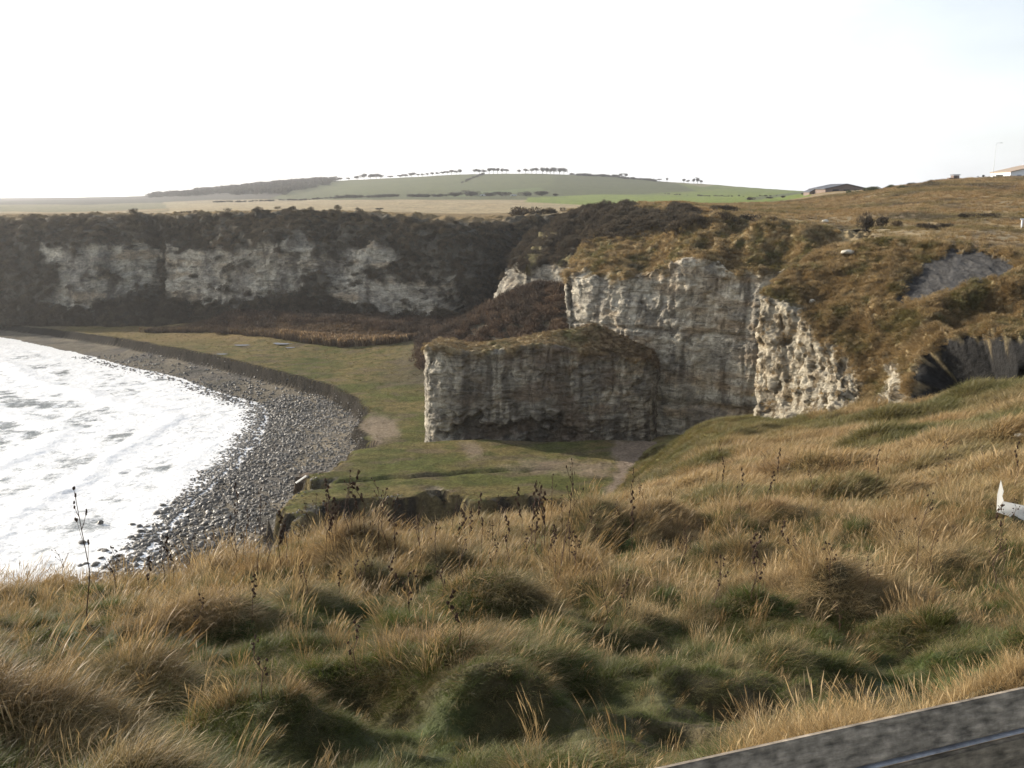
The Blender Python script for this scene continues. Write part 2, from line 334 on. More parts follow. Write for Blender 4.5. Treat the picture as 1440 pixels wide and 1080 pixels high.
def loft(cols, du, dv):
    "cols: list of columns, each a list of (px,py,D) from inland to base. returns G (nu,nv,3) and V (nu,nv): row position 0..k-1"
    A = np.array([[P(*q) if len(q) == 3 else PZ(*q[:3]) for q in c] for c in cols])
    A = catmull(A, len(cols)*40); A = resample(A, du)
    k = A.shape[1]; rows = np.linspace(0, k-1, 400); B = np.swapaxes(A, 0, 1)
    i = np.clip(rows.astype(int), 0, k-2); f = (rows-i)[:, None, None]; B = B[i]*(1-f)+B[i+1]*f
    d = np.linalg.norm(np.diff(B, axis=0), axis=-1).mean(1); s = np.concatenate([[0], np.cumsum(d)]); n = int(s[-1]/dv); t = np.linspace(0, s[-1], n)
    j = np.clip(np.searchsorted(s, t)-1, 0, len(s)-2); g = ((t-s[j])/np.maximum(s[j+1]-s[j], 1e-9)); B = B[j]*(1-g[:, None, None])+B[j+1]*g[:, None, None]; rr = rows[j]*(1-g)+rows[j+1]*g
    G = np.swapaxes(B, 0, 1).copy(); V = np.broadcast_to(rr[None, :], G.shape[:2]).copy()
    return G, V
def gnormal(G):
    du = np.gradient(G, axis=0); dv = np.gradient(G, axis=1); n = np.cross(du, dv); n /= np.maximum(np.linalg.norm(n, axis=-1, keepdims=True), 1e-9)
    v = np.array([0, 0, ZC])-G
    if np.median((n*v).sum(-1)) < 0: n = -n; return n, True
    return n, False
def rockdisp(X, s=1.0):
    x, y, z = X[..., 0]/s, X[..., 1]/s, X[..., 2]/s
    wz = z+.5*fbm(x*.08, y*.08, 0, 2)
    led = .20*np.tanh(3*noise(x*.04, y*.04, wz*.8))*sm(-.3, .4, noise(x*.12, y*.12, z*.1+5))+.09*np.tanh(3*noise(x*.15, y*.15, wz*2.9+9))
    bl = .9*fbm(x*.16, y*.16, z*.05, 2)+.28*ridge(x*.75, y*.75, z*.09, 3)
    kn = .22*fbm(x*1.1, y*1.1, z*1.5, 3)
    cr = -.5*sm(.06, .0, np.abs(noise(x*.28+3, y*.28, z*.045)))
    v1, e1 = blocks(x*.55, y*.55, z*.9); v2, e2 = blocks(x*1.5, y*1.5, z*2.2, 9)
    return s*(led+bl+.5*kn+cr+.55*v1+.24*v2-.12*sm(.10, 0, e1))
def vegdisp(X, s=1.0):
    x, y, z = X[..., 0]/s, X[..., 1]/s, X[..., 2]/s
    return s*(.55*np.abs(fbm(x*.45, y*.45, z*.45, 3))+.35*np.abs(noise(x*1.6, y*1.6, z*1.6))+.12*fbm(x*3.5, y*3.5, z*3.5, 2))
def limecol(X, dark=0.0, warm=0.0, sc_=1.0):
    x, y, z = X[..., 0]*sc_, X[..., 1]*sc_, X[..., 2]*sc_
    c = mix(LIME*.93, LIME*1.08, sm(-.5, .5, fbm(x*.4, y*.4, z*.2, 3)))
    c = mix(c, OCHRE, .55*sm(.05, .6, noise(x*.1, y*.1, z*.55+4)+.4*fbm(x*.5, y*.5, z*1.2, 3)+warm))
    c = mix(c, np.array([.19, .175, .15]), .7*sm(.0, .55, fbm(x*.22+9, y*.22, z*.13, 4)+dark))
    v, e = blocks(x*1.2, y*1.2, z*1.9, 5); c = c*(1+.35*v)[..., None]; c = mix(c, np.array([.13, .11, .085]), .6*sm(.08, .0, e)*sm(-.2, .3, noise(x*.4, y*.4, z*.4)))
    c = mix(c, np.array([.10, .085, .065]), .75*sm(.25, .6, fbm(x*.8, y*.8, z*.12+5, 3)+dark*.6))
    return c
def vegcol(X, k=0.0):
    x, y, z = X[..., 0], X[..., 1], X[..., 2]
    c = mix(np.array([.25, .19, .10]), OLIVE*1.0, .8*sm(-.15, .55, fbm(x*.3, y*.3, z*.3, 3)+k)); c = mix(c, STRAW*.95, .75*sm(-.15, .45, fbm(x*.7+4, y*.7, z*.7, 3)))
    return mix(c, SCRUB*1.5, .45*sm(.2, .7, noise(x*.25, y*.25, 3)))
SURF = {}          # surfaces that carry scattered growth: name -> (G, normals, masks)
def tree_top(lofts):  # plan line where each cliff sheet dives under the plateau
    return lofts
def PZ_low(q):   # same plan place, dropped below the terrace
    p = P(*q); p[2] = 1.2; a, b = proj(p); return (float(a), float(b), q[2])
# --- far cliff
FAR = [
 [(-1500, 300, 560), (-1500, 306, 520), (-1500, 320, 505), (-1500, 360, 500), (-1500, 395, 498), (-1500, 430, 497)],
 [(-700, 300, 400), (-700, 308, 370), (-700, 328, 360), (-700, 352, 355), (-700, 418, 350), (-700, 432, 346)],
 [(-250, 300, 330), (-250, 309, 300), (-250, 328, 292), (-250, 350, 287), (-250, 425, 281), (-250, 440, 276)],
 [(-60, 300, 310), (-60, 310, 280), (-60, 328, 272), (-60, 350, 268), (-60, 425, 262), (-60, 446, 257)],
 [(40, 300, 300), (40, 310, 274), (40, 328, 267), (40, 348, 263), (40, 425, 259), (40, 448, 254)],
 [(130, 300, 292), (130, 307, 268), (130, 325, 261), (130, 344, 257), (130, 428, 254), (130, 452, 249)],
 [(215, 300, 285), (212, 307, 264), (210, 326, 260), (208, 345, 259), (208, 415, 256), (208, 454, 246)],
 [(300, 297, 282), (300, 305, 258), (300, 325, 252), (300, 346, 248), (305, 425, 246), (305, 460, 241)],
 [(400, 295, 278), (400, 302, 252), (400, 322, 246), (400, 344, 242), (400, 425, 240), (400, 468, 233)],
 [(470, 296, 272), (475, 304, 248), (480, 330, 243), (480, 368, 240), (480, 425, 236), (480, 472, 230)],
 [(560, 298, 268), (555, 309, 244), (545, 335, 238), (535, 380, 234), (530, 432, 230), (530, 476, 226)],
 [(620, 300, 268), (625, 318, 240), (620, 345, 234), (610, 385, 228), (605, 435, 224), (605, 480, 219)],
 [(690, 300, 270), (690, 318, 244), (680, 345, 238), (660, 385, 230), (650, 435, 226), (650, 482, 221)],
 [(760, 298, 272), (745, 312, 250), (725, 345, 243), (705, 385, 238), (700, 430, 235), (700, 475, 230)],
 [(820, 296, 272), (800, 305, 255), (790, 345, 250), (780, 385, 247), (775, 430, 245), (775, 468, 243)],
]
G, V = loft([c[:-1]+[PZ_low(c[-1])] for c in FAR], .75, .55); Nn, fl = gnormal(G); px, py = proj(G)
wx = px+11*fbm(px*.05, py*.05, 2, 4); wy = py+9*fbm(px*.05+7, py*.05, 4, 4)
patches = [[(50, 345), (80, 352), (180, 338), (208, 343), (207, 400), (185, 410), (130, 434), (62, 437), (66, 420), (92, 408), (85, 380), (70, 362)],
 [(222, 343), (285, 353), (340, 350), (430, 340), (440, 380), (418, 417), (380, 415), (340, 432), (300, 430), (250, 422), (225, 402)],
 [(400, 345), (437, 342), (437, 363), (485, 360), (494, 372), (447, 385), (420, 405), (398, 420)],
 [(512, 345), (530, 338), (562, 358), (542, 374), (510, 382)], [(455, 425), (480, 398), (515, 390), (600, 394), (620, 432), (590, 444), (540, 443), (500, 430)], [(440, 372), (500, 350), (530, 352), (505, 392), (460, 395)],
 [(604, 384), (634, 388), (655, 437), (632, 446), (613, 430)], [(690, 425), (700, 390), (716, 378), (745, 384), (790, 370), (800, 385), (790, 410), (760, 425)],
 [(-60, 352), (-140, 350), (-260, 345), (-300, 420), (-120, 425), (-70, 400)], [(-400, 352), (-700, 350), (-1000, 345), (-1000, 400), (-500, 420)]]
rock = np.zeros(px.shape)
for q in patches: rock = np.maximum(rock, sm(2.0, -1.5, sdpoly(wx, wy, q)))
rock *= sm(-.75, -.5, ridge(px*.03, py*.055, 3, 3)-.75)
rock *= sm(.80, .5, fbm(px*.035+py*.03, py*.11, 6, 4)+.12)
big = 3.5*fbm(G[..., 0]*.022, G[..., 1]*.022, 3, 3)*sm(.8, 2, V)*sm(5, 4.3, V)
gul = -3.0*sm(16, 0, np.abs(px-212))*sm(1, 2, V)*sm(5, 4.2, V)
G = G+Nn*(big+gul+rock*(rockdisp(G, 1.6)-.6)+(1-rock)*(vegdisp(G, 2.6)*1.1+1.5*(ridge(G[..., 0]*.06, G[..., 1]*.05, G[..., 2]*.015, 3)-.6)))[..., None]*sm(0, .8, V)[..., None]
colr = mix(mix(mix(SCRUB*1.25, SCRUB*1.9+.01, sm(-.3, .6, fbm(G[..., 0]*.12, G[..., 1]*.12, G[..., 2]*.2, 3))), GOLD*.75, .55*sm(340, 310, py)*sm(0, .5, fbm(px*.03, py*.06, 1, 3)+.15)), limecol(G, .1, 0, .6)*.9, rock)
colr = mix(colr, GOLD*.9, sm(1.0, .6, V))
cliff_far = gridmesh('far_cliff', G, M_cliff, {'col': colr, 'rock': rock}, fl); tag(cliff_far, kind='structure')
SURF['far'] = (G, Nn, rock, V); EDGE = [(G[:, np.argmin(np.abs(V[0]-.55)), :2])[::6]]
# --- spur behind the headland
SPUR = [
 [(850, 300, 262), (810, 306, 255), (790, 335, 250), (760, 368, 247), (750, 430, 245), (760, 480, 243)],
 [(850, 298, 250), (805, 305, 243), (760, 335, 233), (722, 376, 226), (703, 430, 222), (705, 486, 218)],
 [(865, 296, 235), (815, 302, 225), (765, 340, 217), (716, 382, 211), (692, 428, 208), (690, 482, 205)],
 [(880, 295, 225), (835, 299, 215), (790, 340, 208), (757, 372, 204), (742, 425, 202), (745, 484, 200)],
 [(900, 294, 218), (855, 299, 208), (820, 340, 202), (795, 372, 198), (785, 435, 196), (785, 490, 194)],
 [(915, 294, 212), (870, 301, 202), (850, 340, 196), (830, 372, 192), (825, 435, 190), (825, 495, 188)],
 [(925, 294, 208), (890, 305, 198), (880, 340, 190), (860, 372, 186), (855, 435, 184), (855, 500, 182)],
]
G, V = loft(SPUR, .5, .45); Nn, fl = gnormal(G); px, py = proj(G)
wx = px+6*fbm(px*.06, py*.06, 2, 3); wy = py+6*fbm(px*.06+7, py*.06, 4, 3)
rock = sm(2, -1.5, sdpoly(wx, wy, [(684, 432), (694, 400), (714, 378), (745, 384), (770, 368), (806, 374), (815, 395), (775, 415), (735, 432)]))
G = G+Nn*(1.6*fbm(G[..., 0]*.05, G[..., 1]*.05, 3, 3)+rock*(rockdisp(G, 1.4)-.5)+(1-rock)*(vegdisp(G, 2.2)+1.6*(ridge(G[..., 0]*.10, G[..., 1]*.07, G[..., 2]*.02, 3)-.6)))[..., None]*sm(0, .9, V)[..., None]
vg = sm(.05, .5, fbm(px*.035, py*.02, 5, 3)+.1)*sm(300, 335, py)
colr = mix(mix(mix(SCRUB, SCRUB*1.6, sm(-.3, .6, fbm(G[..., 0]*.2, G[..., 1]*.2, G[..., 2]*.2, 3))), mix(OLIVE, GOLD, .4)*np.ones(G.shape), vg*.8), limecol(G, .0, 0, .7)*.74, rock)
o = gridmesh('spur_cliff', G, M_cliff, {'col': colr, 'rock': rock}, fl); tag(o, kind='structure'); SURF['spur'] = (G, Nn, rock, V)
EDGE.append(G[:, np.argmin(np.abs(V[0]-.55)), :2][::6])
# --- main headland
HEAD = [
 [(930, 286, 215), (905, 290, 205), (880, 325, 198), (860, 378, 192), (850, 500, 190), (850, 540, 188)],
 [(930, 285, 208), (890, 292, 198), (850, 330, 185), (822, 378, 176), (835, 480, 174), (840, 560, 172)],
 [(930, 285, 205), (880, 295, 188), (835, 335, 160.02), (800, 384, 142.7), (806, 470, 139.7), (850, 568, 138.7)],
 [(950, 286, 200), (905, 297, 178), (850, 345, 149.844), (797, 388, 137.74), (808, 470, 135.74), (850, 570, 134.74)],
 [(975, 288, 195), (940, 305, 170), (895, 345, 145.44), (850, 390, 133.4), (855, 480, 131.4), (870, 578, 130.4)],
 [(1010, 294, 190), (985, 310, 160), (940, 345, 140.352), (895, 386, 130.92), (895, 480, 128.92), (905, 582, 127.92)],
 [(1035, 298, 180), (1000, 317, 146), (965, 345, 135.264), (940, 372, 128.44), (940, 480, 127.44), (940, 586, 126.44)],
 [(1050, 303, 170), (1018, 320, 138), (1010, 345, 131.176), (1003, 366, 125.96), (1000, 480, 124.96), (1000, 590, 123.96)],
 [(1075, 306, 165), (1050, 330, 136), (1040, 352, 128.86), (1030, 384, 124.1), (1030, 480, 123.1), (1030, 592, 122.1)],
 [(1110, 308, 160), (1085, 322, 134), (1070, 348, 127.316), (1058, 384, 122.86), (1055, 480, 121.86), (1055, 594, 120.86)],
 [(1160, 314, 150), (1140, 325, 131), (1115, 350, 125), (1092, 380, 121), (1090, 480, 120), (1090, 597, 119)],
 [(1200, 320, 145), (1175, 335, 128), (1150, 352, 122.684), (1130, 372, 119.14), (1130, 480, 118.14), (1130, 600, 117.14)],
 [(1260, 326, 140), (1240, 336, 124), (1220, 352, 120.368), (1200, 372, 117.28), (1200, 480, 116.28), (1200, 600, 115.28)],
]
G, V = loft([c[:-1]+[(*PZ_low(c[-1]),)] for c in HEAD], .26, .24); Nn, fl = gnormal(G); px, py = proj(G)
rock = sm(-.10, .10, V-3.0+.22*fbm(G[..., 0]*.22, G[..., 1]*.22, G[..., 2]*.15, 4)+.05)*sm(.62, .5, fbm(px*.02, py*.12, 2, 3)*sm(3.5, 3.0, V))
for (a_, b_, d_), rr_, hh_ in [((985, 332, 141), 5.5, 2.2), ((1075, 338, 130), 4.5, 2.0), ((1130, 345, 126), 3.5, 1.4), ((905, 330, 156), 5, 1.6)]:
    q = P(a_, b_, d_); G[..., 2] += hh_*np.exp(-((G[..., 0]-q[0])**2+(G[..., 1]-q[1])**2)/rr_**2)*sm(3.2, 2.6, V)
rib = 1.3*(ridge(G[..., 0]*.11+2, G[..., 1]*.11, G[..., 2]*.015, 3)-.6)
und = -1.0*sm(.35, 0, np.abs(G[..., 2]-19.2-.4*noise(G[..., 0]*.1, 0, 0)))-1.3*sm(.9, 0, np.abs(G[..., 2]-9.0))
G = G+Nn*(rock*(rockdisp(G, .8)*.68+rib*.8+und*.5)+(1-rock)*(vegdisp(G, 1.3)+1.9*(ridge(G[..., 0]*.12, G[..., 1]*.10, G[..., 2]*.03, 3)-.6)))[..., None]*sm(0, .9, V)[..., None]
dk = sm(.0, .5, fbm(px*.02-py*.012, py*.012, 4, 3)+.35)*sm(345, 300, py+(px-860)*.12)*sm(1080, 960, px)
gc = mix(vegcol(G), SCRUB*1.2, dk)
lc = limecol(G, -.05, .10, .8); lc = mix(lc, OCHRE*.9, .5*sm(930, 1040, px)*sm(.1, .6, noise(G[..., 0]*.1, 3, G[..., 2]*.7)+.2))
lc = mix(lc, LIME*1.15, .7*sm(.3, .5, noise(G[..., 0]*.5, G[..., 1]*.5, G[..., 2]*.06))*sm(3.0, 3.2, V))
colr = mix(gc, lc, rock)
o = gridmesh('headland_cliff', G, M_cliff, {'col': colr, 'rock': rock}, fl); tag(o, kind='structure'); SURF['head'] = (G, Nn, rock, V)
EDGE.append(G[:, np.argmin(np.abs(V[0]-.55)), :2][::8])
# --- near rocky buttress with turf slope and shale
BUTT = [
 [(1300, 335, 128), (1260, 338, 122), (1215, 365, 119), (1200, 420, 117), (1195, 575, 116), (1195, 610, 115)],
 [(1240, 335, 120), (1190, 345, 111), (1140, 380, 105), (1120, 415, 102), (1110, 575, 100), (1110, 612, 99)],
 [(1215, 337, 115), (1160, 352, 103), (1100, 385, 97), (1073, 420, 94), (1067, 575, 92), (1065, 615, 91)],
 [(1230, 338, 114), (1175, 352, 101), (1120, 395, 94), (1085, 425, 91.5), (1078, 580, 89), (1078, 618, 88)],
 [(1250, 337, 113), (1200, 347, 100), (1160, 405, 92), (1128, 445, 88.5), (1115, 585, 85), (1115, 622, 84)],
 [(1290, 338, 110), (1240, 343, 98), (1205, 425, 88), (1175, 500, 83), (1165, 592, 79), (1165, 628, 78)],
 [(1330, 342, 107), (1300, 345, 95), (1260, 435, 84), (1225, 545, 78), (1220, 598, 75.5), (1220, 632, 74)],
 [(1390, 347, 103), (1360, 347, 92), (1320, 430, 80), (1280, 535, 73), (1270, 590, 71), (1270, 625, 70)],
 [(1440, 352, 100), (1410, 356, 88), (1385, 430, 76), (1350, 510, 68.5), (1345, 570, 66.5), (1345, 605, 65.5)],
 [(1520, 358, 96), (1480, 368, 84), (1450, 430, 74), (1430, 490, 66), (1425, 545, 63.5), (1425, 580, 62)],
 [(1640, 350, 95), (1590, 370, 82), (1560, 425, 72), (1540, 470, 64), (1530, 520, 61), (1530, 560, 59)],
 [(1900, 320, 95), (1860, 340, 82), (1840, 390, 72), (1820, 430, 64), (1810, 470, 60), (1810, 520, 57)],
]
G, V = loft(BUTT, .12, .13); Nn, fl = gnormal(G); px, py = proj(G)
wx = px+9*fbm(px*.04, py*.04, 2, 3); wy = py+9*fbm(px*.04+7, py*.04, 4, 3)
rp = [(1040, 412), (1075, 418), (1100, 424), (1128, 428), (1128, 448), (1150, 480), (1185, 505), (1205, 520), (1222, 575), (1235, 548), (1262, 500), (1275, 550), (1285, 640), (1000, 640)]
rock = sm(5, -4, sdpoly(wx, wy, rp)); shp = [(1255, 420), (1300, 362), (1345, 344), (1400, 350), (1432, 362), (1420, 392), (1380, 395), (1330, 405), (1290, 430), (1262, 428)]
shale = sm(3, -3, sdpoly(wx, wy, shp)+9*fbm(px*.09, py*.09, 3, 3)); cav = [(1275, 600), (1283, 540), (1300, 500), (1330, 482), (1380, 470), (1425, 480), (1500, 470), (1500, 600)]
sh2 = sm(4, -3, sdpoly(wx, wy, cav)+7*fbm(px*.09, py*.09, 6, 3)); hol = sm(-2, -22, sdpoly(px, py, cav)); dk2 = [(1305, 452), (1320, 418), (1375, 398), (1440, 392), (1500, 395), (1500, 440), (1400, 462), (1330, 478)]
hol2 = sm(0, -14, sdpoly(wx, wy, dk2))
b1 = blocks(G[..., 0]*.8+.3*G[..., 2], G[..., 1]*.8, G[..., 2]*.55, 3); b2 = blocks(G[..., 0]*2.0, G[..., 1]*2.0, G[..., 2]*2.3, 7)
knob = rock*(.45*fbm(G[..., 0]*.25, G[..., 1]*.25, G[..., 2]*.12, 3)+rockdisp(G, .7)*.6+.55*b1[0]+.26*b2[0]+.06*noise(G[..., 0]*4, G[..., 1]*4, G[..., 2]*4.5)-.1)
rill = shale*.25*ridge(G[..., 0]*.8+G[..., 2]*.3, G[..., 1]*.3, G[..., 2]*.1, 3)
turf = (1-np.maximum(rock, shale))*(vegdisp(G, .9)*.8+.9*(ridge(G[..., 0]*.22, G[..., 1]*.12, G[..., 2]*.05, 3)-.6))
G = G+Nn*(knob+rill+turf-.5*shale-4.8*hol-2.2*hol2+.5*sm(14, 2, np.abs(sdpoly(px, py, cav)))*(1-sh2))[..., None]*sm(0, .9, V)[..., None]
sa = np.maximum(shale, sh2)
lc = mix(limecol(G, -.08, .05, 1.6), np.array([.38, .33, .235]), .4); lc = mix(lc, np.array([.13, .10, .06]), sm(.05, .35, fbm(G[..., 0]*1.1, G[..., 1]*1.1, G[..., 2]*.6, 5)+.3*b2[0]))*.84
gc = vegcol(G, .05)
colr = mix(mix(gc, lc, rock), SHALE*np.ones(G.shape)*((.85+.3*fbm(px*.1, py*.1, 1, 3))*(1-.72*sh2))[..., None], sa)  # lower shale hollow darkened in colour to stand in for its shade
rk = np.maximum(rock*.55, 0)
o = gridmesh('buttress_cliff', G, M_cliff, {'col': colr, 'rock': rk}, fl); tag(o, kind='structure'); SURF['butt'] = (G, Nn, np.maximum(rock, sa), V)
EDGE.append(G[:, np.argmin(np.abs(V[0]-.55)), :2][::8])
# ---------------------------------------------------------------- far land (plateau and hills)
ex = [proj(np.c_[e, np.full(len(e), 30.)])[0] for e in EDGE]
bay = np.vstack([EDGE[0][:-4], EDGE[1][4:], EDGE[2][6:][ex[2][6:] < 1225], EDGE[3][int(np.argmin(ex[3])):][ex[3][int(np.argmin(ex[3])):] > 1240], [[200, 60], [200, -50], [-3000, -50], [-3000, 600]]])
az = np.linspace(math.radians(-58), math.radians(58), 760); Dl = np.geomspace(60, 4000, 420)
Y = np.broadcast_to(Dl[None, :], (760, 420)); X = np.tan(az)[:, None]*Y
def far_z(x, y):
    z = far_t(x, y); r = np.hypot(x, y)
    return z+sm(70, 110, r)*(.5*fbm(x*.05, y*.05, 3, 4)+.5*(ridge(x*.035, y*.035, 9, 3)-.6)*sm(450, 200, r))+sm(600, 1500, r)*1.2*fbm(x*.006, y*.006, 4, 3)
Z = far_z(X, Y); G = np.stack([X, Y, Z], -1); px, py = proj(G)
sd_ = sdpoly(X, Y, bay); ins = sd_ < 0; keep = ~(ins[:-1, :-1] & ins[1:, :-1] & ins[1:, 1:] & ins[:-1, 1:])
r = np.hypot(X, Y)
c = mix(mix(GOLD*1.05, STRAW*.75, sm(-.4, .4, fbm(X*.02, Y*.02, 1, 4))), OLIVE*1.0, .6*sm(.0, .5, fbm(X*.03+5, Y*.03, 2, 4)))
c = mix(c, np.array([.11, .075, .045]), .6*sm(.15, .5, fbm(X*.05+5, Y*.05, 6, 4)))
wx = px+3*noise(px*.03, py*.1, 2); wy = py+.8*noise(px*.02, py*.1, 5)
FG = np.array([.062, .068, .018]); FB = np.array([.125, .158, .020]); BR = np.array([.085, .065, .05])
def paint(poly, colr, soft=1.0, amt=1.0):
    global c
    c = mix(c, np.asarray(colr)*np.ones(c.shape), amt*sm(soft, -soft, sdpoly(wx, wy, poly))*(Y > 240))
paint([(-900, 279), (200, 276), (260, 270), (420, 255), (430, 283), (200, 288), (-900, 289)], [.030, .028, .02], 1, .95)
paint([(-900, 296), (-900, 288.5), (100, 288), (260, 284), (270, 292), (100, 298)], [.13, .12, .062], .8)
paint([(230, 284), (300, 281), (680, 277), (760, 281), (820, 283), (820, 300), (600, 303), (240, 300)], STRAW*.85, .8, .7)
paint([(380, 279), (430, 262), (500, 230), (900, 230), (1000, 250), (1015, 266), (860, 280), (700, 281), (400, 281)], FG, 1, 1)
paint([(440, 262), (600, 243), (780, 240), (780, 262), (600, 270), (470, 272)], FG*1.35, 5, .6)
paint([(600, 275), (760, 263), (770, 268), (640, 277)], [.10, .13, .04], 1, .6)
paint([(740, 278), (850, 273), (930, 275), (1040, 264), (1080, 262), (1140, 266), (1140, 276), (1060, 289), (880, 292), (740, 284)], FB, .8, 1)
paint([(940, 253), (1140, 266), (1075, 275), (960, 277), (870, 276), (980, 268)], FB*.85, 1.5, .8)
paint([(900, 248), (960, 252), (1010, 259), (990, 263), (940, 256)], [.19, .17, .09], .6, .9)
paint([(1045, 279), (1140, 267.5), (1150, 270), (1120, 273), (1060, 282)], [.075, .085, .035], .5, .9)
paint([(1010, 287), (1140, 281), (1140, 290), (1000, 297)], [.09, .075, .04], 1, .7)
# tarmac track and bare path
track = [(1172, 276), (1178, 276), (1180, 283), (1192, 290), (1205, 294), (1192, 294), (1178, 289), (1172, 284)]
c = mix(c, np.array([.10, .10, .11])*np.ones(c.shape), sm(.8, -.8, sdpoly(px, py, track))*(Y > 160))
c = mix(c, np.array([.13, .11, .09])*np.ones(c.shape), sm(.8, -.8, sdpoly(px, py, [(1392, 272), (1440, 256), (1500, 248), (1500, 252), (1440, 260), (1395, 273)])))
far = gridmesh('plateau_and_hills', G, M_far, {'col': c, 'rock': np.zeros(px.shape)}, False, keep); tag(far, kind='structure')
# ---------------------------------------------------------------- near ground
az = np.concatenate([np.linspace(-150, -48, 60, endpoint=False), np.linspace(-48, 48, 720, endpoint=False), np.linspace(48, 150, 60)])*math.pi/180
R = np.concatenate([[.02, .5, 1.0], np.geomspace(1.4, 150, 620)])
X = np.sin(az)[:, None]*R; Y = np.cos(az)[:, None]*R
Yc = np.maximum(Y, .25*np.hypot(X, Y))
zb = near_z(X, Yc); back = sm(.45, .25, Y/np.maximum(R[None, :], .01)); zb = np.where(R[None, :] < 1.5, near_z(X, np.full(Y.shape, 1.5)), zb)
flat = 36.2+.1*fbm(X*.2, Y*.2, 3, 3)+sm(5, 80, X)*10*0; zb = zb*(1-back)+flat*back
t0_ = sm(3.0, 1.2, np.hypot(X, Y)); zb = zb*(1-t0_)+36.15*t0_
G = np.stack([X, Y, zb], -1); px, py = proj(G)
nf = fbm(X*.35, Y*.35, 4, 4)*sm(60, 20, np.hypot(X, Y))+fbm(X*.12, Y*.12, 4, 3)*sm(20, 60, np.hypot(X, Y))
c = mix(np.array([.075, .06, .03]), np.array([.05, .07, .02]), sm(-.3, .4, nf)); c = mix(c, mix(GOLD*.8, OLIVE, sm(-.3, .3, nf)), sm(20, 60, np.hypot(X, Y)))
gp = polymask(px, py, [(880, 640), (1000, 572), (1190, 585), (1120, 610), (1000, 625), (930, 665), (905, 668)], 8, 10, 3)*(Y > 55)
c = mix(c, mix(np.array([.10, .125, .035]), GOLD*.9, .5), gp)
near = gridmesh('hillside_ground', G, M_ground, {'col': c, 'rock': np.zeros(px.shape)}, False); tag(near, kind='structure')
# ---------------------------------------------------------------- shore: beach, scarp, terrace as one height field
WL = [PZ(*q, 0) for q in [(-900, 445), (-300, 455), (0, 476), (60, 489), (120, 502), (170, 516), (240, 531), (310, 556), (362, 571), (372, 590), (352, 622), (325, 655), (275, 700), (225, 750), (170, 815)]]
WL = np.array([[-700, 420, 0]]+[list(q) for q in WL]+[[-45, 62, 0], [-40, 30, 0], [-45, -40, 0]])[:, :2]
seapoly = np.vstack([WL, [[-3000, -40], [-3000, 420]]])
SC = [PZ(*q, float(np.interp(q[0], [0, 360], [2.0, 3.8]))) for q in [(-900, 438), (-300, 443), (0, 456), (60, 461), (120, 469), (180, 478), (240, 490), (300, 501), (360, 514), (420, 529), (468, 543), (498, 560), (513, 574), (510, 588), (505, 602)]]
SC += [PZ(*q, 5.5) for q in [(530, 628), (500, 634), (470, 650), (456, 664), (447, 682), (425, 700), (386, 716), (400, 722), (455, 706), (520, 699), (600, 693), (640, 688), (700, 695), (780, 702), (900, 712)]]
SC = np.array(SC)[:, :2]
terr = np.vstack([[[-900, 470]], SC, [[60, 60], [200, 60], [200, 700], [-900, 700]]])
xs = np.arange(-330, 75, .5); ys = np.concatenate([np.arange(60, 135, .38), np.arange(135, 320, .8), np.arange(320, 520, 4)])
X, Y = np.meshgrid(xs, ys, indexing='ij')
ja = .22+.5*sm(150, 125, Y)+1.1*sm(116, 106, Y); jx = X+ja*1.6*fbm(X*.16, Y*.16, 1, 2)+ja*.5*sm(140, 118, Y)*noise(X*1.1, Y*1.1, 2); jy = Y+ja*1.6*fbm(X*.16, Y*.16, 5, 2)+ja*.5*sm(140, 118, Y)*noise(X*1.1, Y*1.1, 7)
dT = sdpoly(jx, jy, terr); dW = sdpoly(X+1.2*noise(X*.12, Y*.12, 3), Y, seapoly)
beach = np.where(dW < 0, dW*.06, (2.3-.75*sm(125, 160, Y)-.75*sm(-60, -130, X))*dW/(dW+np.maximum(dT, .3)+.01)*sm(0, 3, dW)+.02*dW*0)
beach = beach+.18*fbm(X*.12, Y*.12, 2, 3)*sm(0, 6, dW)+.06*fbm(X*1.2, Y*1.2, 2, 3)
hump = sm(124.5, 119.0, Y+1.2*noise(X*.12, 0, 3))
tz = 3.8-1.8*sm(-55, -140, X)*sm(60, 100, Y)+1.7*hump+.18*fbm(X*.12, Y*.12, 5, 4)+.05*fbm(X*1.2, Y*1.2, 5, 3)+.9*np.exp(-((X-(-3))/9)**2-((Y-112)/5)**2)*0
tz = tz+sm(40, 5, (1+1.6*sm(-50, -90, X))*pdist(X, Y, np.array([P(*q)[:2] for q in [(0, 448, 254), (300, 460, 241), (400, 468, 233), (530, 476, 226), (605, 480, 219), (650, 482, 214), (760, 486, 200), (850, 500, 182)]])))**2*3.0*sm(-95, -65, X)
for (a, b_, dd), rr, hh in [((805, 455, 178), 16, 8.5), ((755, 462, 188), 14, 5.0), ((700, 470, 192), 13, 2.6), ((650, 478, 192), 12, 1.0), ((830, 470, 166), 9, 3)]:
    q = P(a, b_, dd); tz = tz+hh*np.exp(-((X-q[0])**2+(Y-q[1])**2)/rr**2)
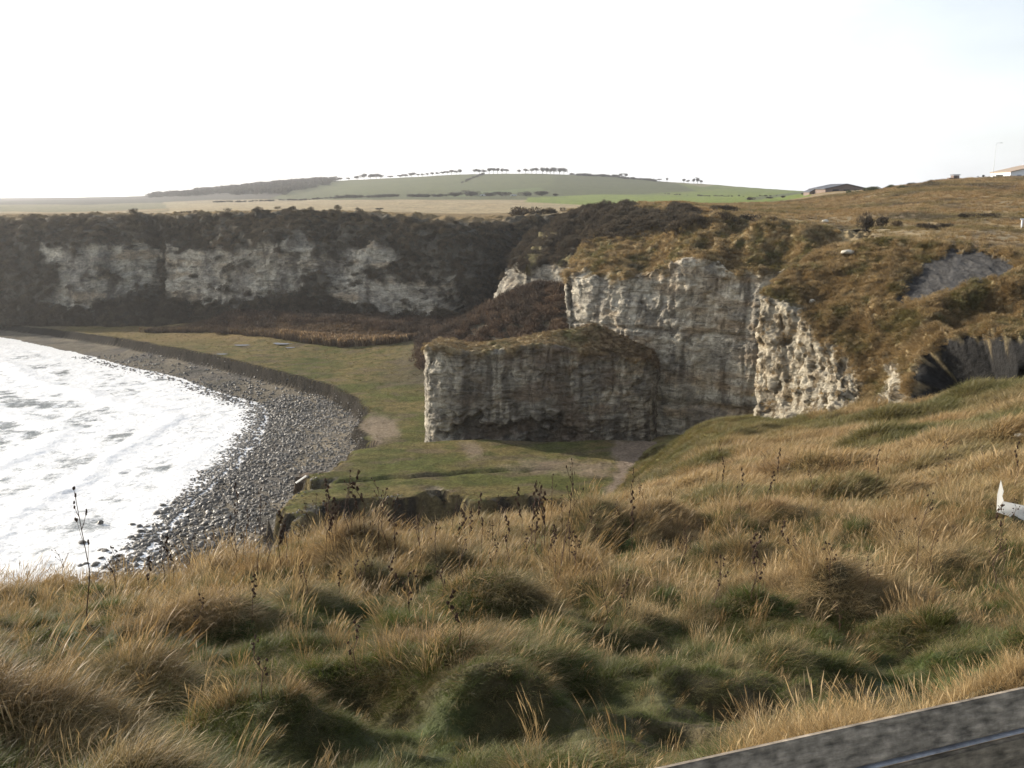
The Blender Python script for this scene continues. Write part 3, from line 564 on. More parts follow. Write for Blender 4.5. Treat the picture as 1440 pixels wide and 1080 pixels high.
# step/ledge across the near terrace
step = np.array([PZ(*q, 5.5)[:2] for q in [(440, 680), (520, 674), (600, 668), (680, 662), (760, 658), (820, 662)]])
d_st = pdist(X, Y+.7*noise(X*.3, 0, 1), step); tz = tz-.42*sm(1.0, .0, d_st)*sm(860, 700, proj(np.stack([X, Y, tz], -1))[0])
px, py = proj(np.stack([X, Y, tz], -1))
tz = tz-.5*sm(4, 0, np.hypot((px-515)/3, py-621)*1.0-6)*0
w = sm(.75+1.5*sm(112, 104, Y)*(.6+noise(X*.3, Y*.3, 5)), -.05, dT); Z = beach*(1-w)+tz*w
Z = Z-.55*sm(2.4, .6, dT)*sm(.2, .7, dT)*(dT > 0)*0
G = np.stack([X, Y, Z], -1); px, py = proj(G)
dry = sm(3, 14, dW)
cb = mix(np.array([.12, .105, .08]), SAND, dry); cb = mix(cb, np.array([.085, .08, .075]), .7*sm(-.1, .5, fbm(X*.10, Y*.10, 3, 4)+.25*sm(160, 120, Y))); cb = mix(cb, np.array([.045, .045, .04]), .6*sm(.2, .55, fbm(X*.06, Y*.2, 8, 4)))
ct = mix(np.array([.082, .085, .028]), np.array([.13, .105, .045]), sm(-.35, .45, fbm(X*.06, Y*.12, 3, 4)+.35*sm(150, 200, Y))); ct = mix(ct, np.array([.060, .068, .022]), .7*sm(.1, .5, fbm(X*.3, Y*.5, 7, 4)))
ct = mix(ct, np.array([.11, .085, .055]), .7*sm(.1, .5, fbm(X*.16, Y*.3, 17, 5)))
bare = polymask(px, py, [(862, 618), (930, 615), (945, 640), (915, 672), (880, 700), (850, 700), (868, 665)], 6, 8, 1)
bare = np.maximum(bare, .8*polymask(px, py, [(500, 600), (525, 580), (560, 590), (560, 612), (530, 628), (516, 616)], 6, 5, 2))
bare = np.maximum(bare, .5*polymask(px, py, [(700, 660), (760, 640), (860, 648), (860, 668), (760, 664)], 6, 8, 5)); bare = np.maximum(bare, .6*polymask(px, py, [(645, 622), (672, 620), (680, 640), (660, 645)], 4, 4, 6))
ct = mix(ct, np.array([.21, .165, .125]), bare)
ct = mix(ct, GOLD*.8, .8*sm(205, 225, Y)*sm(-140, -60, X)); ct = mix(ct, np.array([.10, .08, .05]), sm(200, 230, Y)*sm(-60, -20, X))
ct = mix(ct, SCRUB*1.3, sm(158, 168, Y)*sm(-30, -12, X))
ct = mix(ct, np.array([.16, .145, .12]), sm(-110, -150, X)*.8)
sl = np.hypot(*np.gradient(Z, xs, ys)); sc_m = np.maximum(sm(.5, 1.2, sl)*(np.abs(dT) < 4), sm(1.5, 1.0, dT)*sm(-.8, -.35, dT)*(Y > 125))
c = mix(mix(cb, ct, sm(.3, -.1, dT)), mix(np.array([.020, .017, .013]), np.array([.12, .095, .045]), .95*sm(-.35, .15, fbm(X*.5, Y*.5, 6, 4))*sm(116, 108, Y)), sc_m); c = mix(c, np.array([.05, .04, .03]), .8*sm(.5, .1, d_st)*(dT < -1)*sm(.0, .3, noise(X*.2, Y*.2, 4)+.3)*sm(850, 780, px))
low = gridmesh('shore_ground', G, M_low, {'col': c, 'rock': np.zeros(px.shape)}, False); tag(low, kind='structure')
LOWX, LOWY, LOWZ = xs, ys, Z
def low_z(x, y):
    i = np.clip((np.asarray(x)-xs[0])/.5, 0, len(xs)-2); j = np.interp(y, ys, np.arange(len(ys))); j = np.clip(j, 0, len(ys)-1.001)
    ii, jj = i.astype(int), j.astype(int); a, b = i-ii, j-jj
    return (Z0[ii, jj]*(1-a)+Z0[ii+1, jj]*a)*(1-b)+(Z0[ii, jj+1]*(1-a)+Z0[ii+1, jj+1]*a)*b
Z0 = Z
# ---------------------------------------------------------------- sea
xs2 = np.concatenate([-np.geomspace(3000, 180, 60), np.linspace(-178, -18, 520)]); ys2 = np.concatenate([np.linspace(-60, 50, 20), np.linspace(50.5, 270, 560), np.geomspace(271, 3000, 50)])
X, Y = np.meshgrid(xs2, ys2, indexing='ij')
dW = sdpoly(X, Y, seapoly); dc = np.clip(-dW, 0, None)
ph = dc*.42+2.2*fbm(X*.025, Y*.025, 1, 3)
sw = np.sin(ph); wav = .28*np.maximum(sw, 0)**4*sm(2, 10, dc)+.20*(ridge(X*.16, Y*.20, 3, 3)-.7)+.06*fbm(X*.75, Y*.85, 5, 3)+.02*noise(X*2.1, Y*2.1, 5)
Zs = .06+wav*sm(0, 5, dc)+.02*fbm(X*1.5, Y*1.5, 3, 2)
foam = sm(.12, .60, ridge(X*.09, Y*.10, 6, 4)*.55+.35*sm(.3, .95, sw)+.3*sm(60, 5, dc)+.25*fbm(X*.5, Y*.5, 3, 3)); foam = np.maximum(foam, .9*sm(2.5, .5, dc))
m, t, b, o_ = newmat('foamy_sea_water'); fa = N(t, 'ShaderNodeAttribute', attribute_name='foam'); n1 = tnoise(t, 2.2, 6, .7, (1, 1, 1), .6); n2 = tnoise(t, 1.1, 4, .6)
ff = math_(t, 'ADD', fa.outputs['Fac'], mrange(t, n1, .3, .7, -.5, .5), True); ff = math_(t, 'MULTIPLY', ff, 1.0, True)
t.links.new(mixc(t, ff, (.16, .175, .17), (.86, .86, .85)), b.inputs['Base Color'])
t.links.new(mrange(t, ff, 0, 1, .16, .38), b.inputs['Roughness']); b.inputs['Specular IOR Level'].default_value = .6; b.inputs['IOR'].default_value = 1.33
bp = N(t, 'ShaderNodeBump', Strength=1.0, Distance=.09); t.links.new(math_(t, 'ADD', n1, n2), bp.inputs['Height']); t.links.new(bp.outputs[0], b.inputs['Normal']); M_sea = m
sea = gridmesh('sea_water', np.stack([X, Y, Zs], -1), M_sea, {'foam': foam}, False); tag(sea, kind='structure')
# ---------------------------------------------------------------- rock stack (free-standing wall of limestone with a turf cap)
STK = []
def prof(u, D0, th, ytop, ycap, zb=3.2):
    f0 = P(u, ytop, D0); base = np.array([P(u, 600, D0-.4)[0], D0-.4, zb]); capm = P(u, ycap, D0+th*.45); back = P(u, ytop, D0+th); back[2] = f0[2]-.3
    back[0] = f0[0]+.06*th; bb = back.copy(); bb[2] = zb; bb[1] += .3; capm[0] = f0[0]+.03*th
    return [base, base+(f0-base)*.5, f0, capm, back, back+(bb-back)*.5, bb]
ks = [(597, 126, .5, 497, 495), (598, 124.5, 4.5, 491, 488), (603, 123.2, 8, 488, 485), (625, 122.4, 9, 489, 484), (655, 122, 9, 497, 487), (700, 121.6, 9, 494, 481), (742, 121.4, 9.5, 488, 475),
      (772, 121.4, 9.5, 488, 468), (800, 121.6, 9.5, 492, 464), (835, 122, 9.5, 496, 457), (862, 122.4, 9.5, 501, 466), (890, 122.8, 9, 505, 480), (912, 123.4, 8, 508, 490), (922, 125, 6, 515, 498), (926, 127, .5, 530, 520)]
A = np.array([prof(*k) for k in ks]); A = catmull(A, len(ks)*30); A = resample(A, .16)
B = np.swapaxes(A, 0, 1); rows = np.concatenate([np.linspace(0, 2, 90), np.linspace(2, 4, 60)[1:], np.linspace(4, 6, 40)[1:]])
i = np.clip(rows.astype(int), 0, 5); f = (rows-i)[:, None, None]; B = B[i]*(1-f)+B[i+1]*f; G = np.swapaxes(B, 0, 1).copy(); V = np.broadcast_to(rows[None, :], G.shape[:2])
Nn, fl = gnormal(G); du = np.gradient(G, axis=0); Nn = np.cross(du, np.gradient(G, axis=1)); Nn /= np.maximum(np.linalg.norm(Nn, axis=-1, keepdims=True), 1e-6)
if (Nn[len(Nn)//2, 30] @ np.array([0, -1, 0])) < 0: Nn = -Nn; fl = True
else: fl = False
px, py = proj(G); side = np.maximum(sm(2.05, 1.9, V), sm(3.9, 4.1, V)); ends = sm(597, 603, px)*sm(926, 915, px)
Vn = V+.12*fbm(G[..., 0]*.4, G[..., 1]*.4, 0, 3)
rock = np.maximum(sm(2.02, 1.92, Vn), sm(3.95, 4.05, V)); rock = rock*(1-sm(8, 2, np.abs(py-(497+(px-745)*.62))+6*noise(px*.1, py*.1))*sm(660, 680, px)*sm(740, 715, px)*(V < 2)*0)
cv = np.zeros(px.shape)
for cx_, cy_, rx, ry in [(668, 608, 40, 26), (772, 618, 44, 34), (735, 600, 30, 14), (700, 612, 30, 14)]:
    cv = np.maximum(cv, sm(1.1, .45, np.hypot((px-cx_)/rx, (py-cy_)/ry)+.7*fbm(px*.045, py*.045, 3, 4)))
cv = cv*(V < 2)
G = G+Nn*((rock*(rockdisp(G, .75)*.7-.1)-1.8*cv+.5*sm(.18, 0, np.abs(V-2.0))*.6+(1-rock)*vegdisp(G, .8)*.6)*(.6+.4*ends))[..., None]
lc = limecol(G, .38, -.05, 1.1)*.85; lc = mix(lc, np.array([.07, .062, .05]), .6*sm(.3, .9, cv)); lc = mix(lc, np.array([.18, .135, .095]), .75*sm(-.1, .5, fbm(G[..., 0]*.15, G[..., 1]*.15, G[..., 2]*.25+3, 3))*sm(630, 680, px)); lc = mix(lc, LIME*.95, .7*sm(700, 610, px)*sm(-.4, .3, fbm(px*.03, py*.03, 1, 3)))  # cave recesses painted darker, as their depth alone gives too little shade
gc = mix(vegcol(G), RUST*.9, .5*sm(780, 860, px)); gc = mix(gc, STRAW*.7, .5*sm(740, 640, px))
capk = (V >= 1.85) & (V <= 4.1)
kr = ~((V[:-1, :-1] > 2.02) & (V[:-1, :-1] < 3.9))
col_ = mix(gc, lc, rock)
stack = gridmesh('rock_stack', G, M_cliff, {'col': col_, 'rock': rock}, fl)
tag(stack, 'pale limestone rock stack with flat turf top standing on the grassy terrace', 'rock stack')
SURF['stack'] = (G, Nn, rock, V)
# ---------------------------------------------------------------- tuft prototypes (kept out of the scene, instanced as grass)
def quat_from(n, heading):
    "rotation euler arrays aligning +Z to n with +X along heading (both (k,3))"
    n = n/np.linalg.norm(n, axis=1, keepdims=True); x = heading-(heading*n).sum(1, keepdims=True)*n; x /= np.maximum(np.linalg.norm(x, axis=1, keepdims=True), 1e-6); y = np.cross(n, x)
    R_ = np.stack([x, y, n], -1)      # columns
    sy = -R_[:, 2, 0]; ry = np.arcsin(np.clip(sy, -1, 1)); rx = np.arctan2(R_[:, 2, 1], R_[:, 2, 2]); rz = np.arctan2(R_[:, 1, 0], R_[:, 0, 0]); return np.stack([rx, ry, rz], 1)
def tuft(name, n, rad, lmin, lmax, w, lean, curl, spread, seed, seg=4, mat=None, var=.45, heads=0):
    g = np.random.default_rng(seed); Vs, Fs, Cs = [], [], []; k = 0
    for b_ in range(n):
        r = rad*math.sqrt(g.random()); th = g.random()*6.283; p = np.array([r*math.cos(th), r*math.sin(th), -.02]); L = g.uniform(lmin, lmax)*(1-.4*r/max(rad, 1e-3)*.5)
        a = g.normal(0, spread); out_ = np.array([math.cos(th), math.sin(th)])*g.random()*.5; d0 = np.array([math.cos(a)*lean+out_[0]*spread+g.normal(0, .1), math.sin(a)*lean+out_[1]*spread+g.normal(0, .1), 1.0]); d0 /= np.linalg.norm(d0)
        hd = np.array([d0[0]+.35, d0[1], 0]); hd /= np.linalg.norm(hd)+1e-6; c_ = curl*g.uniform(.4, 1.4); hv = g.random()
        br = g.uniform(1-var, 1+var); hue = g.random(); cc_ = np.array([br*(1+.15*hue), br, br*(1-.2*hue)]); yw = g.random()*6.28; sd_ = np.array([math.cos(yw), math.sin(yw), 0]); 
        for s_ in range(seg+1):
            q = s_/seg; ww = w*(1-q**1.6)*.5+w*.04
            if heads and hv < heads and q > .7: ww = w*(1.6 if q < 1 else .2)
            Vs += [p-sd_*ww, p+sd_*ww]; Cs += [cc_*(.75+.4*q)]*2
            if s_ < seg: Fs.append([k, k+1, k+3, k+2])
            k += 2; d = d0+hd*c_*q*q*2.0+np.array([0, 0, -c_*q*q*1.1]); d /= np.linalg.norm(d); p = p+d*L/seg
    me = npmesh(name, np.array(Vs), np.array(Fs), {'bv': np.array(Cs)}, True); o = bpy.data.objects.new(name, me); me.materials.append(mat or M_blade); return o
def clump(name, n, rad, h, s, seed, mat):
    "bushy clump of small leaf and twig faces filling an uneven dome"
    g = np.random.default_rng(seed); Vs, Fs, Cs = [], [], []; k = 0
    lob = [(g.normal(0, .45*rad), g.normal(0, .45*rad), g.uniform(.35, .75)*h, g.uniform(.35, .6)*rad) for _ in range(7)]
    for b_ in range(n):
        lx, ly, lz, lr = lob[g.integers(7)]; v = g.normal(size=3); v /= np.linalg.norm(v); p = np.array([lx, ly, lz])+v*lr*g.uniform(.6, 1.05)*np.array([1, 1, .8]); p[2] = max(p[2], 0.02)
        d = v*.6+np.array([0, 0, .9])+g.normal(0, .35, 3); d /= np.linalg.norm(d); e = np.cross(d, g.normal(size=3)); e /= np.linalg.norm(e)+1e-6; L = s*g.uniform(.6, 1.8); w_ = s*.16
        Vs += [p-e*w_, p+e*w_, p+d*L+e*w_*.3, p+d*L-e*w_*.3]; br = g.uniform(.55, 1.4); Cs += [np.array([br*1.05, br, br*.92])]*4; Fs.append([k, k+1, k+2, k+3]); k += 4
    me = npmesh(name, np.array(Vs), np.array(Fs), {'bv': np.array(Cs)}, True); o = bpy.data.objects.new(name, me); me.materials.append(mat); return o
def instancer(name, protos, pts, rot, scl, idx, tint, label, cat):
    me = bpy.data.meshes.new(name); me.vertices.add(len(pts)); me.vertices.foreach_set('co', np.ascontiguousarray(pts, np.float32).ravel())
    for n, a, ty, fld in (('rot', rot, 'FLOAT_VECTOR', 'vector'), ('scl', scl, 'FLOAT_VECTOR', 'vector')):
        at = me.attributes.new(n, ty, 'POINT'); at.data.foreach_set(fld, np.ascontiguousarray(a, np.float32).ravel())
    at = me.attributes.new('idx', 'INT', 'POINT'); at.data.foreach_set('value', np.ascontiguousarray(idx, np.int32))
    t4 = np.ones((len(pts), 4), np.float32); t4[:, :3] = np.clip(tint, .005, 1); at = me.attributes.new('tint', 'FLOAT_COLOR', 'POINT'); at.data.foreach_set('color', t4.ravel())
    o = link(name, me); col = bpy.data.collections.new(name+'_kinds')
    for i_, p_ in enumerate(protos): p_.name = '%s_kind_%02d' % (name, i_); col.objects.link(p_)
    ng = bpy.data.node_groups.new(name, 'GeometryNodeTree'); ng.interface.new_socket('Geometry', in_out='INPUT', socket_type='NodeSocketGeometry'); ng.interface.new_socket('Geometry', in_out='OUTPUT', socket_type='NodeSocketGeometry')
    gi = ng.nodes.new('NodeGroupInput'); go = ng.nodes.new('NodeGroupOutput'); ip = ng.nodes.new('GeometryNodeInstanceOnPoints'); ci = ng.nodes.new('GeometryNodeCollectionInfo')
    ci.inputs['Collection'].default_value = col; ci.inputs['Separate Children'].default_value = True; ci.inputs['Reset Children'].default_value = True; ip.inputs['Pick Instance'].default_value = True
    def na(n, ty):
        a = ng.nodes.new('GeometryNodeInputNamedAttribute'); a.data_type = ty; a.inputs['Name'].default_value = n; return [x for x in a.outputs if x.enabled and x.name == 'Attribute'][0]
    L = ng.links.new; L(gi.outputs[0], ip.inputs['Points']); L(ci.outputs[0], ip.inputs['Instance']); L(na('idx', 'INT'), ip.inputs['Instance Index'])
    er = ng.nodes.new('FunctionNodeEulerToRotation'); L(na('rot', 'FLOAT_VECTOR'), er.inputs[0]); L(er.outputs[0], ip.inputs['Rotation']); L(na('scl', 'FLOAT_VECTOR'), ip.inputs['Scale']); L(ip.outputs[0], go.inputs[0])
    md = o.modifiers.new('scatter', 'NODES'); md.node_group = ng
    tag(o, label, cat, kind='stuff'); return o
def fnormal(fn, x, y, e=.15):
    n = np.stack([-(fn(x+e, y)-fn(x-e, y))/(2*e), -(fn(x, y+e)-fn(x, y-e))/(2*e), np.ones(x.shape)], 1); return n/np.linalg.norm(n, axis=1, keepdims=True)
def palette(x, y, D=None, seed=0.0):
    a = fbm(x*.35+seed, y*.35, 2, 3); b_ = fbm(x*.9, y*.9+seed, 4, 3); r_ = rng.random(len(x))
    c = mix(STRAW*1.05, GOLD*1.1, sm(-.35, .6, a+.9*(r_-.5))); c = mix(c, RUST, .55*sm(.15, .6, b_+.5*(r_-.5))); c = mix(c, OLIVE, .8*sm(-.1, .35, -a+.45*fbm(x*.25, y*.25, 9, 2)+.3*(rng.random(len(x))-.5)))
    return c*(rng.uniform(.75, 1.25, len(x)))[:, None]
def near_sheet(): return hit(1418, 737, near_z)
# near and mid hillside
def polar_pts(n, lo, hi, a0, a1, pw):
    u = rng.random(n); e = 2-pw; Rr = (lo**e+u*(hi**e-lo**e))**(1/e) if abs(e) > 1e-3 else lo*(hi/lo)**u
    A_ = np.radians(rng.uniform(a0, a1, n)); return np.sin(A_)*Rr, np.cos(A_)*Rr, Rr
x, y, r = polar_pts(84000, 1.7, 32, -40, 46, 1.25)
z = near_z(x, y); zl = near_z(x, y, False); n_ = fnormal(near_z, x, y, .12); nl = fnormal(near_t, x, y, .5)
mh = near_z(x, y)-near_t(x, y)                     # height above the smooth slope: high on mounds
wind = np.stack([np.full(len(x), .75), np.full(len(x), -.55), np.zeros(len(x))], 1)
swirl = fbm(x*.45, y*.45, 11, 2)*1.6
wv = np.stack([wind[:, 0]*np.cos(swirl)-wind[:, 1]*np.sin(swirl), wind[:, 0]*np.sin(swirl)+wind[:, 1]*np.cos(swirl), np.zeros(len(x))], 1)
hd = wv+n_*np.array([1.6, 1.6, 0])+rng.normal(0, .75, (len(x), 3)); up = n_*.75+np.array([0, 0, .5])
tus = [tuft('t', 80, .13, .16, .40, .0031, .32, .95, .9, 10+i, 5, var=.6) for i in range(3)]
laid = [tuft('l', 80, .22, .20, .42, .0031, 1.2, .85, .8, 20+i, 5, var=.55) for i in range(3)]
turf = [tuft('g', 100, .17, .08, .24, .0044, .5, .7, .9, 30+i, 3, var=.4) for i in range(2)]
tall = [tuft('h', 26, .10, .40, .75, .0036, .28, .22, .4, 40+i, 6, var=.3, heads=.5) for i in range(2)]
f1 = fbm(x*.5, y*.5, 21, 3); rr_ = rng.random(len(x)); low_ = mh < .10+.10*noise(x*.8, y*.8, 3)
kind = np.where(rr_ < .30+.35*sm(-.1, .3, f1), 0, 1); kind = np.where(low_ & (rr_ < .6), 1, kind); kind = np.where((low_ | (f1 < -.15)) & (rng.random(len(x)) < .62), 2, kind)
hw = pdist(x, y, HOLLOW) < .75; kind = np.where(hw & (rng.random(len(x)) < .8), np.where(rr_ < .6, 2, 1), kind); kind = np.where((rng.random(len(x)) < .035+.08*(r > 9)), 3, kind)
bk = pdist(x, y, BANK) < .42; kind = np.where(bk, np.where(rr_ < .75, 0, 3), kind)
off = np.array([0, 3, 6, 8])[kind]; cnt = np.array([3, 3, 2, 2])[kind]; idx = off+(rng.random(len(x))*cnt).astype(int)
tn = palette(x, y)*1.06; tn = mix(tn, tn.mean(1, keepdims=True)*np.array([1.12, 1.0, .70]), .25); tn = np.where((rng.random(len(x)) < .14)[:, None], STRAW*1.35, tn); tn = mix(tn, GREEN*1.4, (.5+.3*sm(8, 3, r))*sm(.14, -.12, mh)*sm(-.3, .2, fbm(x*.6, y*.6, 41, 2))); tn = np.where((kind == 2)[:, None], mix(GREEN*1.35, OLIVE, rng.random(len(x))*.7), tn); tn = np.where((kind == 1)[:, None], mix(tn, OLIVE*1.1, .45*(mh < .22)), tn); tn = np.where((kind == 3)[:, None], mix(STRAW, GOLD, rng.random(len(x)))*.95, tn)
tn = np.where(bk[:, None], mix(STRAW*1.15, GOLD*1.1, rng.random(len(x))*.6), tn); tn = mix(tn, tn*np.array([.75, .62, .5]), sm(.1, .6, noise(x*1.2, y*1.2, 33))*.6)
s0 = rng.uniform(.55, 1.12, len(x))*np.interp(r, [1.7, 4, 12, 32], [.68, .80, 1.0, 1.45]); s0 = s0*np.interp(mh, [-.2, .0, .3], [.5, .78, 1.08]); s0 = s0*np.where(hw, .6, 1); s0 = s0*np.where(bk, .62, 1); s0 = s0*np.where(kind == 3, np.interp(r, [2, 12], [.7, .95]), 1)
scl = np.stack([s0, s0, s0*rng.uniform(.8, 1.2, len(x))], 1)
pts = np.stack([x, y, z-.01], 1); rot = quat_from(up, hd)
wsp = near_sheet(); okm = (z > 5) & (r > 1.75) & ~((np.hypot(x-wsp[0], y-(wsp[1]-.35)) < .75))
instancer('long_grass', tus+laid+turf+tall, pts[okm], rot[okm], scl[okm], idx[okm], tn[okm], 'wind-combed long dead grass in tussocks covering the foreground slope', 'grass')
x, y, r = polar_pts(50000, 26, 112, -9, 36, .7); z = near_z(x, y); qx, qy = proj(np.stack([x, y, z], 1))
n_ = fnormal(near_z, x, y, .4); grn = polymask(qx, qy, [(880, 640), (1000, 572), (1190, 585), (1120, 610), (1000, 625), (930, 665), (905, 668)], 8, 10, 3)*(y > 55)
tn = mix(palette(x*.4, y*.4, None, 5), STRAW*1.08, .30); tn = mix(tn, np.array([.085, .095, .03]), .75*sm(.12, .40, fbm(x*.09, y*.09, 31, 3)+.25*sm(50, 90, r))); tn = mix(tn, mix(np.array([.085, .098, .028]), GOLD, .5*rng.random(len(x))), grn*.8)
s0 = rng.uniform(.9, 1.7, len(x))*np.interp(r, [26, 60, 112], [1.15, 1.6, 2.0])*(1-.35*grn)
tus2 = [tuft('t', 46, .22, .22, .46, .013, .45, .7, .6, 50+i, 3, var=.4) for i in range(3)]; laid2 = [tuft('l', 46, .28, .28, .5, .013, 1.3, .7, .5, 60+i, 3, var=.35) for i in range(2)]
idx = rng.integers(0, 5, len(x)); okm = (z > 5.6)
instancer('slope_grass', tus2+laid2, np.stack([x, y, z-.02], 1)[okm], quat_from(n_*.6+np.array([0, 0, .6]), n_*np.array([1.5, 1.5, 0])+np.array([.7, -.5, 0])+rng.normal(0, .4, (len(x), 3)))[okm],
          np.stack([s0, s0, s0*rng.uniform(.7, 1.1, len(x))], 1)[okm], idx[okm], tn[okm], 'tawny rough grass on the slope running down to the terrace', 'grass')
# growth on the cliff sheets
def on_surf(key, n, wfun):
    G, Nn, rock, V = SURF[key]; px, py = proj(G); ar = np.linalg.norm(np.cross(np.gradient(G, axis=0), np.gradient(G, axis=1)), axis=-1)
    w_ = (ar*wfun(G, rock, V, px, py)).ravel(); w_ = np.maximum(w_, 0); w_ /= w_.sum(); k = rng.choice(len(w_), n, p=w_); dn = gnormal(G)[0]
    j = rng.normal(0, .12, (n, 3)); return G.reshape(-1, 3)[k]+j, dn.reshape(-1, 3)[k], px.ravel()[k], py.ravel()[k]
def dress(name, key, n, wf, tintf, size, label, cat, protos, flat_=.55):
    p_, nn, qx, qy = on_surf(key, n, wf); down = np.stack([nn[:, 0], nn[:, 1], np.zeros(n)], 1)+rng.normal(0, .35, (n, 3)); s_ = size*rng.uniform(.6, 1.35, n)
    instancer(name, protos, p_-nn*.05, quat_from(nn*flat_+np.array([0, 0, .7]), down), np.stack([s_, s_, s_*rng.uniform(.7, 1.1, n)], 1), rng.integers(0, len(protos), n), tintf(p_, qx, qy), label, cat)
def mk_tus(sd): return [tuft('t', 40, .25, .22, .46, .02, .5, .8, .6, sd+i, 3, var=.4) for i in range(3)]
def mk_cl(sd, s_=.22, n=420): return [clump('c', n, 1.0, 1.3, s_, sd+i, M_scrub) for i in range(3)]
def vt(p_, qx, qy): return vegcol(p_[:, None, :])[:, 0]*rng.uniform(.8, 1.3, len(p_))[:, None]
dress('buttress_turf', 'butt', 26000, lambda G, r_, V, px, py: (1-r_)*(V > .4)*(V < 4.6)*(px < 1500)*(inpoly(px, py, [(1275, 600), (1283, 540), (1300, 500), (1330, 482), (1500, 470), (1500, 600)]) == 0)+.03*r_*(V < 4)*(px < 1250), vt, 1.25, 'coarse tawny turf on the slope above the pale rocky buttress', 'grass', mk_tus(70))
dress('headland_turf', 'head', 24000, lambda G, r_, V, px, py: (1-r_)*(V > .4)*(V < 4)*(px < 1180), lambda p_, qx, qy: vt(p_, qx, qy)*1.05, 1.5, 'shaggy turf hanging over the top of the tall limestone headland', 'grass', mk_tus(80))
dress('stack_turf', 'stack', 3500, lambda G, r_, V, px, py: (1-r_)*(V > 1.9)*(V < 4), lambda p_, qx, qy: mix(vt(p_, qx, qy), RUST, .6*sm(780, 850, qx))*.72, 1.0, 'brown grass on top of the rock stack', 'grass', mk_tus(90))
scr = lambda p_, qx, qy: mix(SCRUB*1.15, np.array([.095, .074, .05]), rng.random(len(p_)))*rng.uniform(.7, 1.3, len(p_))[:, None]
dress('headland_scrub', 'head', 2600, lambda G, r_, V, px, py: (1-r_)*(V > .5)*(V < 2.4)*(sm(.0, .5, fbm(px*.02-py*.012, py*.012, 4, 3)+.35)*sm(345, 300, py+(px-860)*.12)*sm(1080, 960, px)), scr, .7, 'dark bare scrub along the crest of the headland', 'scrub', mk_cl(100))
dress('spur_scrub', 'spur', 4200, lambda G, r_, V, px, py: (1-r_)*(V > .4)*(.15+.75*(fbm(px*.035, py*.02, 5, 3) < .1)), scr, .8, 'dark bare scrub covering the spur behind the headland', 'scrub', mk_cl(110))
scf = lambda p_, qx, qy: mix(np.array([.085, .072, .052]), np.array([.13, .105, .07]), rng.random(len(p_)))*rng.uniform(.6, 1.3, len(p_))[:, None]
dress('far_cliff_scrub', 'far', 9000, lambda G, r_, V, px, py: (r_ < .15)*(V > 1.0)*(G[..., 1] < 420)*(px > -260)*(.35+.65*(V > 4)), scf, .85, 'dark scrub clothing the top and foot of the far cliff', 'scrub', mk_cl(120, .18, 420))
# scrub thicket on the low ground below the cliffs
n = 4200; bx, by = [], []
for _ in range(60000):
    x_ = rng.uniform(-75, 42); y_ = rng.uniform(160, 245); qx, qy = proj(np.array([x_, y_, 6.0]));
    d_ = pdist(np.array([x_]), np.array([y_]), np.array([P(*q)[:2] for q in [(0, 448, 254), (300, 460, 241), (400, 468, 233), (530, 476, 226), (605, 480, 219), (650, 482, 214), (760, 486, 200), (850, 500, 182)]]))[0]
    if (qx > 590 and y_ > 172-4*(qx > 640)-10*(qx > 740)) or d_ < 9+5*rng.random(): bx.append(x_); by.append(y_)
    if len(bx) >= n: break
bx = np.array(bx); by = np.array(by); bz = low_z(bx, by); s_ = rng.uniform(.6, 1.6, len(bx))
tn = mix(np.array([.07, .052, .038]), np.array([.12, .082, .055]), sm(-.4, .5, fbm(bx*.08, by*.08, 3, 3)+.3*rng.normal(size=len(bx))))*rng.uniform(.7, 1.2, len(bx))[:, None]
instancer('scrub_thicket', mk_cl(130, .2, 520), np.stack([bx, by, bz-.2], 1), np.stack([rng.normal(0, .1, len(bx)), rng.normal(0, .1, len(bx)), rng.random(len(bx))*6.28], 1), np.stack([s_, s_, s_*1.1], 1), rng.integers(0, 3, len(bx)), tn,
          'brown leafless thicket on the slope between far cliff and headland', 'scrub')
# reeds
rb = [(PZ(*q, 4)[:2]) for q in [(195, 462), (300, 468), (390, 482), (480, 491), (560, 492), (600, 490), (605, 482), (540, 474), (400, 464), (300, 460)]]
n = 7000; rb = np.array(rb); x_ = rng.uniform(rb[:, 0].min(), rb[:, 0].max(), n*6); y_ = rng.uniform(rb[:, 1].min(), rb[:, 1].max(), n*6); k_ = sdpoly(x_, y_, rb) < -.3*rng.random(n*6); x_, y_ = x_[k_][:n], y_[k_][:n]
qx, qy = proj(np.stack([x_, y_, low_z(x_, y_)], 1)); frn = sm(385, 400, qx)*sm(15, 8, np.interp(qx, [385, 480, 560, 600], [482, 491, 492, 490])-qy)
reed = [tuft('r', 30, .5, 1.2, 2.1, .06, .12, .12, .25, 140+i, 4, var=.25, heads=.6) for i in range(3)]
tn = mix(np.array([.105, .078, .052]), np.array([.17, .12, .07]), frn*rng.uniform(.5, 1, len(x_))); tn = np.where((rng.random(len(x_)) < .18*frn)[:, None], np.array([.34, .27, .18]), tn); s_ = rng.uniform(.7, 1.15, len(x_))*(.75+.35*frn)
instancer('reed_bed', reed, np.stack([x_, y_, low_z(x_, y_)], 1), np.stack([np.zeros(len(x_)), np.zeros(len(x_)), rng.random(len(x_))*6.28], 1), np.stack([s_, s_, s_], 1), rng.integers(0, 3, len(x_)), tn, 'bed of russet reeds at the back of the grassy terrace', 'reeds')
